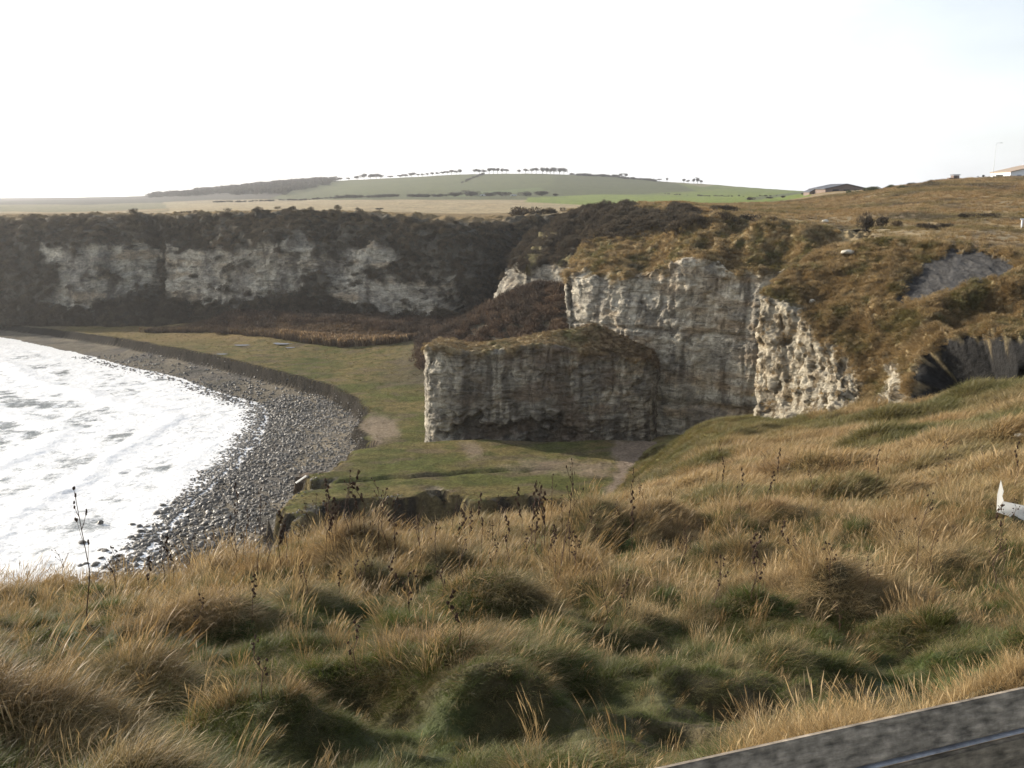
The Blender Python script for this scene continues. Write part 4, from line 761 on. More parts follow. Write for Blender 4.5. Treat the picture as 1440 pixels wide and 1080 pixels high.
# ---------------------------------------------------------------- scattered tufts on the plateau
x = rng.uniform(15, 260, 60000); y = 95+rng.random(60000)**1.3*250; qx, qy = proj(np.stack([x, y, far_z(x, y)], 1)); k_ = (sdpoly(x, y, bay) > 0) & (qx < 1500) & (qx > 800); x, y = x[k_][:30000], y[k_][:30000]; z = far_z(x, y)
s_ = np.interp(y, [95, 345], [1.6, 3.6])*rng.uniform(.6, 1.25, len(x)); tn = mix(palette(x*.12, y*.12, None, 9), GOLD, .3); tn = mix(tn, SCRUB*1.6, .7*sm(.25, .6, fbm(x*.05+5, y*.05, 6, 4)))
instancer('plateau_grass', mk_tus(150), np.stack([x, y, z-.05], 1), np.stack([rng.normal(0, .15, len(x)), rng.normal(0, .15, len(x)), rng.random(len(x))*6.28], 1), np.stack([s_, s_, s_*.75], 1), rng.integers(0, 3, len(x)), tn, 'dry rough grass across the plateau above the cliffs', 'grass')
n = 22000; x = rng.uniform(-300, 45, n*4); y = rng.uniform(90, 235, n*4); dT_ = sdpoly(x, y, terr); k_ = (dT_ < np.where(y < 110, 2.2, .1)) & ((dT_ > -1.8) & (y < 112) |  (dT_ > -1.2) & (dT_ < 0) | (rng.random(n*4) < .30)) & (x > -200); x, y = x[k_][:n], y[k_][:n]; z = low_z(x, y)
s_ = np.interp(y, [96, 235], [.45, .95])*rng.uniform(.6, 1.3, len(x)); tn = mix(np.array([.09, .095, .032]), GOLD*.85, np.clip(.4+.5*fbm(x*.15, y*.15, 3, 2), 0, 1))*rng.uniform(.7, 1.25, len(x))[:, None]; ed = (sdpoly(x, y, terr) > -.7) & (y < 112); tn = np.where(ed[:, None], mix(GOLD, SCRUB, rng.random(len(x))), tn); s_ = np.where(ed, s_*1.9, s_)
instancer('terrace_turf', mk_tus(155), np.stack([x, y, z-.02], 1), np.stack([np.zeros(len(x)), np.zeros(len(x)), rng.random(len(x))*6.28], 1), np.stack([s_, s_, s_*.7], 1), rng.integers(0, 3, len(x)), tn, 'short olive turf tufts on the flat terrace above the beach', 'turf')
# ---------------------------------------------------------------- beach boulders and cobbles
M_rock = plain('wet_beach_stone', (.10, .092, .08), .5, .55, 3.0, .06, spec=.45)
def stone(seed, sub=2):
    bm = bmesh.new(); bmesh.ops.create_icosphere(bm, subdivisions=sub, radius=.5); g = np.random.default_rng(seed); st = g.uniform(.65, 1.25, 3); st[2] *= .62
    co = np.array([v.co[:] for v in bm.verts]); dsp = 1+.28*noise(co[:, 0]*2.2+seed, co[:, 1]*2.2, co[:, 2]*2.2)+.12*noise(co[:, 0]*5+seed, co[:, 1]*5, co[:, 2]*5); dsp = np.minimum(dsp, 1.12)
    for v, c_, d_ in zip(bm.verts, co, dsp): v.co = Vector(c_*d_*st)
    me = bpy.data.meshes.new('beach_boulder'); bm.to_mesh(me); bm.free(); me.polygons.foreach_set('use_smooth', [False]*len(me.polygons)); me.materials.append(M_rock); return me
n = 170000; x = rng.uniform(-110, -12, n); y = rng.uniform(84, 215, n); dw = sdpoly(x, y, seapoly); dt = sdpoly(x, y, terr); qx, qy = proj(np.stack([x, y, low_z(x, y)], 1))
dens = sm(-13, 0, dw)*sm(.0, .8, dt)*(.14+.86*sm(178, 150, y+8*noise(x*.06, y*.06, 2)))*(qx > -60)*(.45+.55*sm(-.3, .3, fbm(x*.1, y*.1, 6, 3))+.3*sm(8, 0, np.abs(dw)))*sm(-1, 1.5, dw+10*rng.random(n)**2)
k_ = rng.random(n) < dens*1.1; x, y, dw, qx, qy = x[k_], y[k_], dw[k_], qx[k_], qy[k_]
sz = (.09+.46*rng.random(len(x))**3.0)*(1-.5*sm(9, 22, dw))*(1+.2*(dw < 8)); sz = sz*np.where(dw < 0, np.maximum(sz, .5)/sz, 1); ang = sz/y; z = np.maximum(low_z(x, y), -.4+.0*x)+.12*sz
print('stones', len(x)); order = np.argsort(-ang*(1+.0*x)*((qx > 0))); big_, sml = order[:280], order[280:]
pm = [stone(200+i) for i in range(7)]
for q_, k in enumerate(big_):
    o = bpy.data.objects.new('beach_boulder', pm[q_ % 7]); C.objects.link(o); o.location = (x[k], y[k], max(z[k], .02)); o.scale = [sz[k]*1.35]*3; o.rotation_euler = (rng.normal(0, .3), rng.normal(0, .3), rng.random()*6.28)
    tag(o, 'one of the larger rounded dark wet boulders strewn along the shingle beach', 'boulder', 'large boulders on the shingle beach')
ps = [bpy.data.objects.new('s', stone(220+i, 1)) for i in range(5)]; M_cob = blade_mat('cobble', 0, .5)
for p_ in ps: 
    p_.data.materials.clear(); p_.data.materials.append(M_cob); at = p_.data.attributes.new('bv', 'FLOAT_COLOR', 'POINT'); at.data.foreach_set('color', np.ones(4*len(p_.data.vertices), np.float32))
M_cob.node_tree.nodes['Principled BSDF'].inputs['Specular IOR Level'].default_value = .35; M_cob.node_tree.nodes['Principled BSDF'].inputs['Roughness'].default_value = .58
ks_ = sml; tn = mix(np.array([.06, .057, .052]), np.array([.24, .22, .19]), rng.random(len(ks_))**1.2)
instancer('beach_cobbles', ps, np.stack([x, y, z], 1)[ks_], rng.normal(0, .4, (len(ks_), 3))+np.array([0, 0, 1])*rng.random((len(ks_), 1))*6, np.repeat(sz[ks_, None], 3, 1)*1.15, rng.integers(0, 5, len(ks_)), tn, 'grey cobbles and shingle covering the beach', 'cobbles')
# ---------------------------------------------------------------- mesh kit for objects
class MB:
    def __init__(s): s.bm = bmesh.new()
    def box(s, c, d, rz=0, m=None, bev=0):
        r_ = bmesh.ops.create_cube(s.bm, size=1); M = Matrix.Translation(c) @ Matrix.Rotation(rz, 4, 'Z') @ (m or Matrix()) @ Matrix.Diagonal((*d, 1)); bmesh.ops.transform(s.bm, matrix=M, verts=r_['verts'])
        if bev: bmesh.ops.bevel(s.bm, geom=[e for e in s.bm.edges if any(v in r_['verts'] for v in e.verts)], offset=bev, segments=2, affect='EDGES')
        return s
    def tube(s, pts, rad, n=6):
        pts = [Vector(p) for p in pts]; rings = []
        for i, p in enumerate(pts):
            d = (pts[min(i+1, len(pts)-1)]-pts[max(i-1, 0)]).normalized(); a = d.orthogonal().normalized(); b_ = d.cross(a); r_ = rad[i] if hasattr(rad, '__len__') else rad
            rings.append([s.bm.verts.new(p+(a*math.cos(t)+b_*math.sin(t))*r_) for t in [2*math.pi*k/n for k in range(n)]])
        for A_, B_ in zip(rings[:-1], rings[1:]):
            for k in range(n): s.bm.faces.new((A_[k], A_[(k+1) % n], B_[(k+1) % n], B_[k]))
        s.bm.faces.new(rings[0][::-1]); s.bm.faces.new(rings[-1]); return s
    def prism(s, poly, y0, y1):
        "polygon in x,z extruded along y"
        a = [s.bm.verts.new((p[0], y0, p[1])) for p in poly]; b_ = [s.bm.verts.new((p[0], y1, p[1])) for p in poly]; n = len(poly)
        s.bm.faces.new(a); s.bm.faces.new(b_[::-1]); [s.bm.faces.new((a[i], b_[i], b_[(i+1) % n], a[(i+1) % n])) for i in range(n)]; return s
    def ball(s, c, r_, sub=1, j=.2):
        q = bmesh.ops.create_icosphere(s.bm, subdivisions=sub, radius=1); 
        for v in q['verts']: v.co = Vector(c)+Vector((v.co.x*r_[0], v.co.y*r_[1], v.co.z*r_[2]))*(1+random.uniform(-j, j))
        return s
    def build(s, name, mat, parent=None, smooth=False):
        bmesh.ops.recalc_face_normals(s.bm, faces=s.bm.faces); me = bpy.data.meshes.new(name); s.bm.to_mesh(me); s.bm.free(); me.polygons.foreach_set('use_smooth', [smooth]*len(me.polygons)); return link(name, me, mat, parent)
def empty(name, loc, label, cat, group=None, rz=0):
    o = link(name, None); o.location = [float(v) for v in loc]; o.rotation_euler = (0, 0, rz); o.empty_display_size = .2; tag(o, label, cat, group); return o
# ---------------------------------------------------------------- dead weed stalks
M_stem = plain('dead_stem', (.075, .042, .028), .8, .3, 30); M_seed = plain('seed_head', (.055, .032, .020), .9, .4, 40); M_pale = plain('pale_stem', (.20, .15, .085), .8, .3, 30)
def make_stalk(v, g):
    root = link('dead_weed_stalk', None); h = 1.0; bend = [(0, 0), (g.normal(0, .015), g.normal(0, .015)), (g.normal(0, .03), g.normal(0, .03)), (g.normal(0, .045), g.normal(0, .045)), (g.normal(0, .06), g.normal(0, .06))]
    pt = [Vector((b_[0], b_[1], h*i/4-.05)) for i, b_ in enumerate(bend)]; mb = MB().tube(pt, [.0075, .007, .006, .005, .003], 5); heads = []
    def at(t): i = min(int(t*4), 3); f = t*4-i; return pt[i]*(1-f)+pt[i+1]*f
    nb = [5, 8, 9, 6][v]; lo_ = [.55, .35, .5, .7][v]
    for k in range(nb):
        t = lo_+(1-lo_)*k/nb+g.uniform(0, .04); a = g.random()*6.28; L = [.11, .10, .035, .16][v]*g.uniform(.6, 1.3)*(1.25-t*.6); p0 = at(min(t, .99)); p2 = p0+Vector((math.cos(a)*L, math.sin(a)*L, L*g.uniform(.7, 1.5))); mb.tube([p0, (p0+p2)/2+Vector((0, 0, -.01)), p2], [.004, .0034, .0026], 4); heads.append(p2)
    mb.build('stem', M_stem, root); heads.append(pt[-1])
    for p in heads:
        hb = MB()
        for _ in range([3, 5, 6, 1][v]): hb.ball(p+Vector(g.normal(0, [.006, .009, .009, .004][v], 3)), [[.012]*3, [.012, .012, .018], [.013, .011, .022], [.012, .012, .016]][v], 1, .25)
        hb.build('seed_head', M_seed, root)
    return root
g_ = np.random.default_rng(77); kinds_ = [make_stalk(v, g_) for v in range(4)]
LBL = ['thin branched dead stalk with small loose seed heads standing in the long grass', 'bushy dead dock stalk with many rusty seed clusters standing in the long grass', 'straight dead spike crusted with dark seeds standing in the long grass', 'tall dead stalk topped by a few round burrs standing in the long grass']
ST = [(125, 905, 700, 0), (72, 815, 745, 1), (33, 808, 770, 0), (148, 805, 772, 0), (245, 822, 760, 2), (300, 815, 745, 0), (333, 805, 695, 1), (362, 812, 700, 0), (397, 818, 728, 2), (427, 792, 732, 0), (457, 795, 705, 2), (468, 775, 715, 0), (532, 785, 690, 3), (557, 795, 708, 1),
      (613, 795, 735, 0), (677, 790, 705, 2), (783, 825, 690, 3), (620, 860, 800, 0), (647, 925, 838, 2), (800, 770, 655, 0), (1006, 695, 625, 0), (1018, 712, 650, 2), (1055, 860, 770, 1), (1003, 855, 785, 1), (1287, 808, 700, 0), (1167, 838, 772, 1), (1427, 692, 630, 2), (160, 830, 790, 0), (210, 850, 790, 2),
      (575, 880, 810, 1), (845, 900, 830, 0), (880, 880, 820, 1), (1180, 905, 850, 1), (960, 800, 740, 0), (1090, 700, 640, 2), (1140, 730, 660, 0), (1230, 700, 640, 2), (1330, 690, 630, 1), (1380, 680, 625, 0), (700, 760, 700, 0), (740, 800, 745, 1), (510, 850, 790, 1), (430, 860, 800, 0), (355, 880, 815, 2), (280, 900, 840, 1), (500, 960, 880, 1), (90, 960, 880, 0), (370, 990, 900, 1), (1110, 800, 740, 2), (1210, 850, 790, 0), (885, 720, 665, 2), (930, 700, 650, 0), (1400, 830, 760, 0)]
for _ in range(70):
    a_ = rng.uniform(0, 1440); b_ = rng.uniform(690, 850) if a_ > 850 else rng.uniform(765, 850); ST.append((a_, b_, b_-rng.uniform(30, 75), int(rng.integers(0, 4))))
for _ in range(34):
    a_ = rng.uniform(230, 900); b_ = rng.uniform(750, 800); ST.append((a_, b_, b_-rng.uniform(50, 100), int(rng.choice([0, 2]))))
used = [False]*4; PLC = []
for (a_, b_, t_, v) in ST:
    q = hit(a_, b_, near_z)
    if q is None or q[1] > 60: continue
    h = (b_-t_)*q[1]/F*1.25; r0 = kinds_[v]
    if used[v]:
        r_ = r0.copy(); C.objects.link(r_)
        for ch in r0.children: c2 = ch.copy(); C.objects.link(c2); c2.parent = r_
    else: r_ = r0
    used[v] = True; w_ = min(max(h, .35), .8); r_.location = q.tolist(); r_.scale = (w_, w_, h); r_.rotation_euler = (rng.normal(0, .07), rng.normal(.02, .07), rng.random()*6.28)
    PLC.append((v, a_, b_, r_))
ordn = ['first', 'second', 'third', 'fourth', 'fifth', 'sixth', 'seventh', 'eighth', 'ninth', 'tenth', 'eleventh', 'twelfth', 'thirteenth', 'fourteenth', 'fifteenth', 'sixteenth', 'seventeenth', 'eighteenth', 'nineteenth', 'twentieth', 'twenty-first', 'twenty-second', 'twenty-third', 'twenty-fourth', 'twenty-fifth', 'twenty-sixth', 'twenty-seventh', 'twenty-eighth', 'twenty-ninth', 'thirtieth', 'thirty-first', 'thirty-second', 'thirty-third', 'thirty-fourth', 'thirty-fifth', 'thirty-sixth', 'thirty-seventh', 'thirty-eighth', 'thirty-ninth', 'fortieth']
KN = ['thin branched dead weed', 'bushy rusty dead dock', 'dark seed-crusted dead spike', 'dead stalk with round burrs']
def zone(a, b): return 'low in the near grass' if b > 850 else 'against the sea' if a < 230 else 'against the shingle beach' if a < 430 else 'below the flat terrace' if a < 860 else 'below the pale buttress' if a < 1240 else 'by the bent white sheet'
cnt_ = {}
for v, a, b, r_ in sorted(PLC, key=lambda q: q[1]):
    zz_ = (v, zone(a, b)); k = cnt_.get(zz_, 0); cnt_[zz_] = k+1
    tag(r_, '%s %s, %s from the left' % (KN[v], zz_[1], ordn[k]), 'dead weed', 'dead weed stalks standing in the long grass')
# ---------------------------------------------------------------- wooden barrier rail close to the camera
M_wood = plain('weathered_wood', (.19, .160, .125), .85, .65, 110, .004, vec=(.16, .5, 1)); M_wood2 = plain('weathered_wood_shaded_board', (.14, .115, .085), .85, .65, 90, .004, vec=(.2, .5, 1)); M_lip = plain('lit_lip_strip', (.30, .31, .34), .5, .35, 60, metal=.2)  # pale strip paints the bright lit lip between the two boards
A_ = Vector((.23, 1.22, 37.15)); B_ = Vector((.885, 1.445, 37.15)); dr = (B_-A_); rzr = math.atan2(dr.y, dr.x); cen = A_+dr*.5
rail = empty('wooden_barrier', (cen.x, cen.y, 36.15), 'weathered grey wooden barrier rail close to the path at the slope top', 'barrier', rz=rzr)
def rl(lo, hi, y0, z0, dy, dz, rx, name, mat, bev=.004):
    m_ = Matrix.Rotation(rx, 4, 'X'); return MB().box(((lo+hi)/2, y0, z0), (hi-lo, dy, dz), 0, m_, bev).build(name, mat, rail)
rl(-1.5, 1.9, 0, .985, .014, .062, math.radians(-20), 'upper_board', M_wood, .002); rl(-1.5, 1.9, -.0145, .9515, .010, .004, 0, 'lit_edge_strip', M_lip, .001); rl(-1.5, 1.9, -.020, .917, .022, .060, math.radians(-12), 'lower_board', M_wood2)
for px_ in (-1.35, 1.75): MB().box((px_, .03, .42), (.11, .10, 1.06), 0, None, .006).build('post', M_wood2, rail)
# ---------------------------------------------------------------- bent white sheet in the grass
M_wh = plain('white_plastic_sheet', (.78, .78, .76), .45, .08, 6); tw = M_wh.node_tree; tb = tw.nodes['Principled BSDF']; tl_ = N(tw, 'ShaderNodeBsdfTranslucent'); tl_.inputs[0].default_value = (.9, .9, .88, 1); tm = N(tw, 'ShaderNodeMixShader', Fac=.55); tw.links.new(tb.outputs[0], tm.inputs[1]); tw.links.new(tl_.outputs[0], tm.inputs[2]); tw.links.new(tm.outputs[0], [n for n in tw.nodes if n.type == 'OUTPUT_MATERIAL'][0].inputs[0])
q = hit(1405, 737, near_z); D = q[1]
def PP(a, b, d=0): v_ = P(a, b, D+d); return Vector(v_)-Vector(q)
sh = empty('bent_white_sheet', q+np.array([0, 0, .06]), 'bent white plastic sheet with one corner folded upright lying in the grass', 'litter')
def slab(name, pts, th, par, mat):
    bm = bmesh.new(); n_ = (pts[1]-pts[0]).cross(pts[2]-pts[0]).normalized()*th; a = [bm.verts.new(p) for p in pts]; b_ = [bm.verts.new(p+n_) for p in pts]; n = len(pts); bm.faces.new(a); bm.faces.new(b_[::-1]); [bm.faces.new((a[i], b_[i], b_[(i+1) % n], a[(i+1) % n])) for i in range(n)]; bmesh.ops.recalc_face_normals(bm, faces=bm.faces)
    me = bpy.data.meshes.new(name); bm.to_mesh(me); bm.free(); return link(name, me, mat, par)
slab('upright_corner', [PP(1401, 722), PP(1402, 700, .05), PP(1407, 679, .08), PP(1411, 695, .12), PP(1409, 702, .12), PP(1411, 708, .14)], .006, sh, M_wh)
slab('flat_sheet', [PP(1401.5, 724), PP(1411, 709, .16), PP(1455, 718, .30), PP(1455, 742, -.12)], .006, sh, M_wh)
q2 = hit(1434, 620, near_z); 
def pale_stone(q, r_, label, name='pale_stone'):
    o = MB().ball((0, 0, 0), r_, 2, .12).build(name, plain('pale_limestone', (.5, .46, .38), .8, .3, 6, .02)); o.location = [float(v) for v in q]; tag(o, label, 'stone'); return o
if q2 is not None: pale_stone(q2+np.array([0, 0, .12]), (.26, .18, .12), 'pale stone half hidden in rough grass above the bent white sheet')
def on_sheet(key, a, b):
    G_, _, _, _ = SURF[key]; gx, gy = proj(G_); k = np.argmin(((gx-a)**2+(gy-b)**2)+(G_[..., 1]-G_[..., 1].min())*.05); return G_.reshape(-1, 3)[k]
pale_stone(on_sheet('butt', 1190, 358)+np.array([0, -.2, .3]), (.75, .4, .26), 'long pale boulder lying on the turf crest of the rocky buttress'); pale_stone(on_sheet('butt', 1142, 427)+np.array([0, -.1, .2]), (.32, .25, .25), 'small white stone where buttress turf meets the pale rock')
q = hit(1160, 314, far_z, 90, 400); pale_stone(q+np.array([0, 0, .3]), (.6, .4, .35), 'small white stone in rough grass behind the headland top')
# ---------------------------------------------------------------- beach debris: fallen block, plank, puddles
M_earth = plain('brown_earth_block', (.085, .062, .042), .95, .5, 2.5, .15)
q = PZ(432, 692, 2.6); blk = MB(); r_ = bmesh.ops.create_cube(blk.bm, size=1); bmesh.ops.subdivide_edges(blk.bm, edges=blk.bm.edges, cuts=9, use_grid_fill=True)
for v in blk.bm.verts:
    c_ = v.co.copy(); f_ = .5+c_.z; v.co = Vector((c_.x*(3.0+.6*f_)+f_*1.0, c_.y*1.6, c_.z*3.1+.35*c_.x)); v.co += v.co.normalized()*float(.35*fbm(np.array([v.co.x*.7]), np.array([v.co.y*.7]), v.co.z*.7, 3)[0])
o = blk.build('fallen_earth_block', M_earth); o.location = (q[0]-.2, q[1], 3.3); tag(o, 'dark brown block of earth slumped from the terrace edge onto the beach', 'earth block')
q = PZ(426, 676, 4.5); o = MB().box((0, 0, 0), (1.5, .35, .12), math.radians(28), Matrix.Rotation(math.radians(-28), 4, 'Y'), .02).build('white_plank', M_wh); o.location = (q[0], q[1]-.9, 4.95); tag(o, 'short white plank lying on the slumped earth block by the beach', 'plank')
M_pud = plain('still_water', (.35, .37, .40), .05, .05, 1, spec=.8)
for a, b, w_, h_ in ((398, 486, 2.2, 1.5), (340, 485, 1.8, .9), (408, 490, 1.0, .7), (312, 497, 1.2, .6)):
    p = PZ(a, b, 4.0); bm = bmesh.new(); vs = [bm.verts.new((math.cos(t)*w_*(1+.2*math.sin(3*t)), math.sin(t)*h_, 0)) for t in [k*math.pi/9 for k in range(18)]]; bm.faces.new(vs); me = bpy.data.meshes.new('puddle'); bm.to_mesh(me); bm.free(); o = link('puddle_water', me, M_pud); o.location = (p[0], p[1], float(low_z(p[0], p[1]))+.07); tag(o, kind='structure')
# ---------------------------------------------------------------- bushes and trees
M_leafd = blade_mat('twig_mass', .05, .9)
def leafy(col):
    m, t, b, o = newmat('foliage'); bv = N(t, 'ShaderNodeAttribute', attribute_name='bv'); t.links.new(mixc(t, 1.0, tuple(col), bv.outputs['Color'], 'MULTIPLY'), b.inputs['Base Color']); return m
ML = [leafy((.055, .045, .032)), leafy((.085, .065, .04)), leafy((.06, .07, .03))]; M_bark = plain('bark', (.06, .05, .04), .9, .3, 5)
crown_me = [[clump('crown', 900, 1.0, 1.5, .2, 300+i*7+j, ML[j]).data for i in range(4)] for j in range(3)]
def bush(px_, base_py, w_px, h_px, D, label, kind=0, group='bushes on the plateau', fn=far_z, name='bush', cat='bush'):
    p = P(px_, base_py, D); p[2] = float(fn(np.array([p[0]]), np.array([p[1]]))[0]) if fn else p[2]
    root = empty(name, p, label, cat, group, rng.random()*6.28); me = crown_me[kind][int(rng.integers(4))]; o = link('crown', me, None, root); w_ = w_px*D/F/2.3; h = h_px*D/F/1.75; o.scale = (w_*1.15, w_*1.15, h*1.1); o.location = (0, 0, -.32*h)
    mb = MB()
    for k in range(4): a = k*1.6+rng.random(); mb.tube([(0, 0, -.2), (math.cos(a)*w_*.25, math.sin(a)*w_*.25, h*.4), (math.cos(a)*w_*.55, math.sin(a)*w_*.55, h*.95)], [.05*w_, .035*w_, .01*w_], 5)
    mb.build('stems', M_bark, root); return root
def treeo(px_, w_px, h_px, D, label, group, kind=0, trunk=.35, skyl=None):
    D0 = D
    p = P(px_, 250, D0); p[2] = float(far_z(np.array([p[0]]), np.array([p[1]]))[0]); root = empty('crest_tree', p, label, 'tree', group, rng.random()*6.28); H = h_px*D0/F*1.15; w_ = w_px*D0/F/2.3
    mb = MB().tube([(0, 0, -.5), (.02*H, 0, H*.3), (.03*H, .01*H, H*.75)], [.035*H, .028*H, .01*H], 6)
    for k in range(4): a = k*1.7; mb.tube([(.02*H, 0, H*.3), (math.cos(a)*w_*.5, math.sin(a)*w_*.5, H*.7)], [.018*H, .006*H], 5)
    mb.build('trunk', M_bark, root); o = link('crown', crown_me[kind][int(rng.integers(4))], None, root); o.scale = (w_, w_, H*(1-trunk)/1.6); o.location = (0, 0, H*trunk*.8); return root
def crest_D(px_):
    D = np.linspace(1250, 1900, 80); pt = np.array([P(px_, 250, d) for d in D]); z = far_z(pt[:, 0], pt[:, 1]); return D[np.argmax((z-ZC)/D)]
ordn = ['first', 'second', 'third', 'fourth', 'fifth', 'sixth', 'seventh', 'eighth', 'ninth', 'tenth', 'eleventh', 'twelfth', 'thirteenth', 'fourteenth', 'fifteenth', 'sixteenth', 'seventeenth', 'eighteenth', 'nineteenth', 'twentieth', 'twenty-first', 'twenty-second', 'twenty-third', 'twenty-fourth', 'twenty-fifth', 'twenty-sixth', 'twenty-seventh', 'twenty-eighth', 'twenty-ninth', 'thirtieth', 'thirty-first', 'thirty-second', 'thirty-third', 'thirty-fourth', 'thirty-fifth', 'thirty-sixth', 'thirty-seventh', 'thirty-eighth', 'thirty-ninth', 'fortieth']
def nth(i): return ordn[i]
TR = [(470, 8, 3.5), (478, 8, 4), (490, 7, 3), (502, 8, 5), (512, 8, 7), (521, 9, 6), (529, 9, 6.5), (535, 8, 5), (549, 9, 3), (563, 9, 3.5), (570, 8, 4), (579, 8, 5.5), (588, 6, 4), (594, 6, 4), (601, 6, 4), (608, 6, 5), (615, 6, 4.5), (623, 7, 5), (629, 7, 5), (635, 8, 6.5), (642, 7, 5), (647, 7, 7), (668, 7, 6.5), (674, 7, 6.5), (681, 7, 6), (688, 7, 7.5), (694, 7, 7.5), (700, 7, 7.5), (706, 6, 7),
      (712, 6, 6), (730, 6, 5.5), (739, 7, 6), (748, 6, 7), (754, 6, 7.5), (763, 7, 8), (769, 7, 8), (774, 6, 7.5), (779, 7, 8.5), (787, 7, 8), (793, 7, 8)]
for i, (a, w_, h) in enumerate(TR): treeo(a, w_*1.15, h, crest_D(a), 'small bare tree in the hill crest row, %s from the left' % nth(i), 'trees along the hill crest', 0, .28 if 585 < a < 760 else .05)
TR2 = [(873, 7, 5, 'low wide tree at the end of the crest hedge, nearer the row of crest trees'), (880, 7, 6, 'round tree at the far end of the crest hedge above the green slope'), (927, 6, 3, 'tiny flat-topped tree alone on the pale grass of the crest'), (938, 4, 5, 'tiny upright tree between flat-topped tree and crest tree clump'), (962, 6, 5, 'round dark tree beginning the small clump on the green crest'), (968, 5, 4, 'lowest tree in the small clump on the green crest'), (976, 5, 6, 'leaning tree in the middle of the small clump on the green crest'), (981, 6, 8, 'tallest tree in the small clump on the green crest'), (986, 5, 5, 'last small tree of the clump where green crest falls away')]
for a, w_, h, l in TR2: treeo(a, w_, h, crest_D(a), l, 'trees on the falling crest', 0, .15)
def hedge(name, pts, D, hpx, label, nper=1.0, kind=0):
    Vs = []; n = int(sum(math.hypot(b[0]-a[0], 0) for a, b in zip(pts[:-1], pts[1:]))*nper)
    t = rng.random(n)*(len(pts)-1); i = np.clip(t.astype(int), 0, len(pts)-2); f = t-i; pa = np.array(pts, float); q_ = pa[i]*(1-f[:, None])+pa[i+1]*f[:, None]
    X_ = np.array([P(a, 275, d) if True else 0 for a, d in q_]); X_[:, 2] = far_z(X_[:, 0], X_[:, 1]); X_[:, :2] += rng.normal(0, 1.5, (n, 2)); s_ = hpx*q_[:, 1]/F/1.6*rng.uniform(.6, 1.2, n)
    return X_, s_
hx, hs = [], []
for pts, hpx, nper in [([(470, 960), (560, 950)], 4, .8), ([(575, 940), (625, 930)], 4, .9), ([(800, 1560), (845, 1560), (870, 1580)], 3.5, 1.0), ([(870, 1540), (905, 1500), (920, 1450)], 3, 1.2), ([(300, 930), (380, 940), (470, 950)], 2.6, .5), ([(650, 1300), (665, 1450), (680, 1590)], 2.2, 1.5), ([(930, 1000), (1010, 800), (1100, 640)], 2, .25)]:
    a_, b_ = hedge('', pts, 0, hpx, '', nper); hx.append(a_); hs.append(b_)
hx = np.vstack(hx); hs = np.concatenate(hs); hp = [clump('c', 260, 1.0, 1.3, .3, 400+i, M_scrub) for i in range(3)]
instancer('far_hedgerows', hp, hx, np.stack([np.zeros(len(hx))]*2+[rng.random(len(hx))*6], 1), np.stack([hs*1.3, hs*1.3, hs], 1), rng.integers(0, 3, len(hx)), np.repeat([[.055, .05, .035]], len(hx), 0)*rng.uniform(.7, 1.3, len(hx))[:, None], 'dark hedgerows dividing the far fields', 'hedgerow')
n = 620; a_ = rng.uniform(210, 470, n); d_ = rng.uniform(1100, 1750, n); X_ = np.array([P(a, 270, d) for a, d in zip(a_, d_)]); X_[:, 2] = far_z(X_[:, 0], X_[:, 1]); qx, qy = proj(X_); k_ = (qy < np.interp(qx, [210, 300, 400, 430, 480], [279, 275, 275, 268, 256])); X_ = X_[k_]; s_ = rng.uniform(3.0, 6.0, len(X_))
instancer('far_woodland', hp, X_, np.stack([np.zeros(len(X_))]*2+[rng.random(len(X_))*6], 1), np.stack([s_*1.4, s_*1.4, s_], 1), rng.integers(0, 3, len(X_)), np.repeat([[.075, .068, .055]], len(X_), 0)*rng.uniform(.7, 1.3, len(X_))[:, None], 'bare grey-brown wood on the shoulder of the hill', 'wood')
for a, w_, h, l in [(640, 22, 8, 'bushy dark tree group at the foot of the hill, leftmost of three'), (662, 24, 10, 'taller half of the leftmost tree group at the foot of the hill'), (688, 16, 7, 'rounded half of the middle tree group at the foot of the hill'), (706, 20, 8, 'wide half of the middle tree group at the foot of the hill'), (740, 20, 8, 'start of the rightmost tree group at the hill foot'), (762, 22, 8.5, 'main mass of the rightmost tree group at the hill foot'), (781, 10, 5, 'small bush trailing the rightmost tree group at the hill foot')]:
    bush(a, 278, w_, h, 930, l, 0, 'tree groups at the foot of the hill')
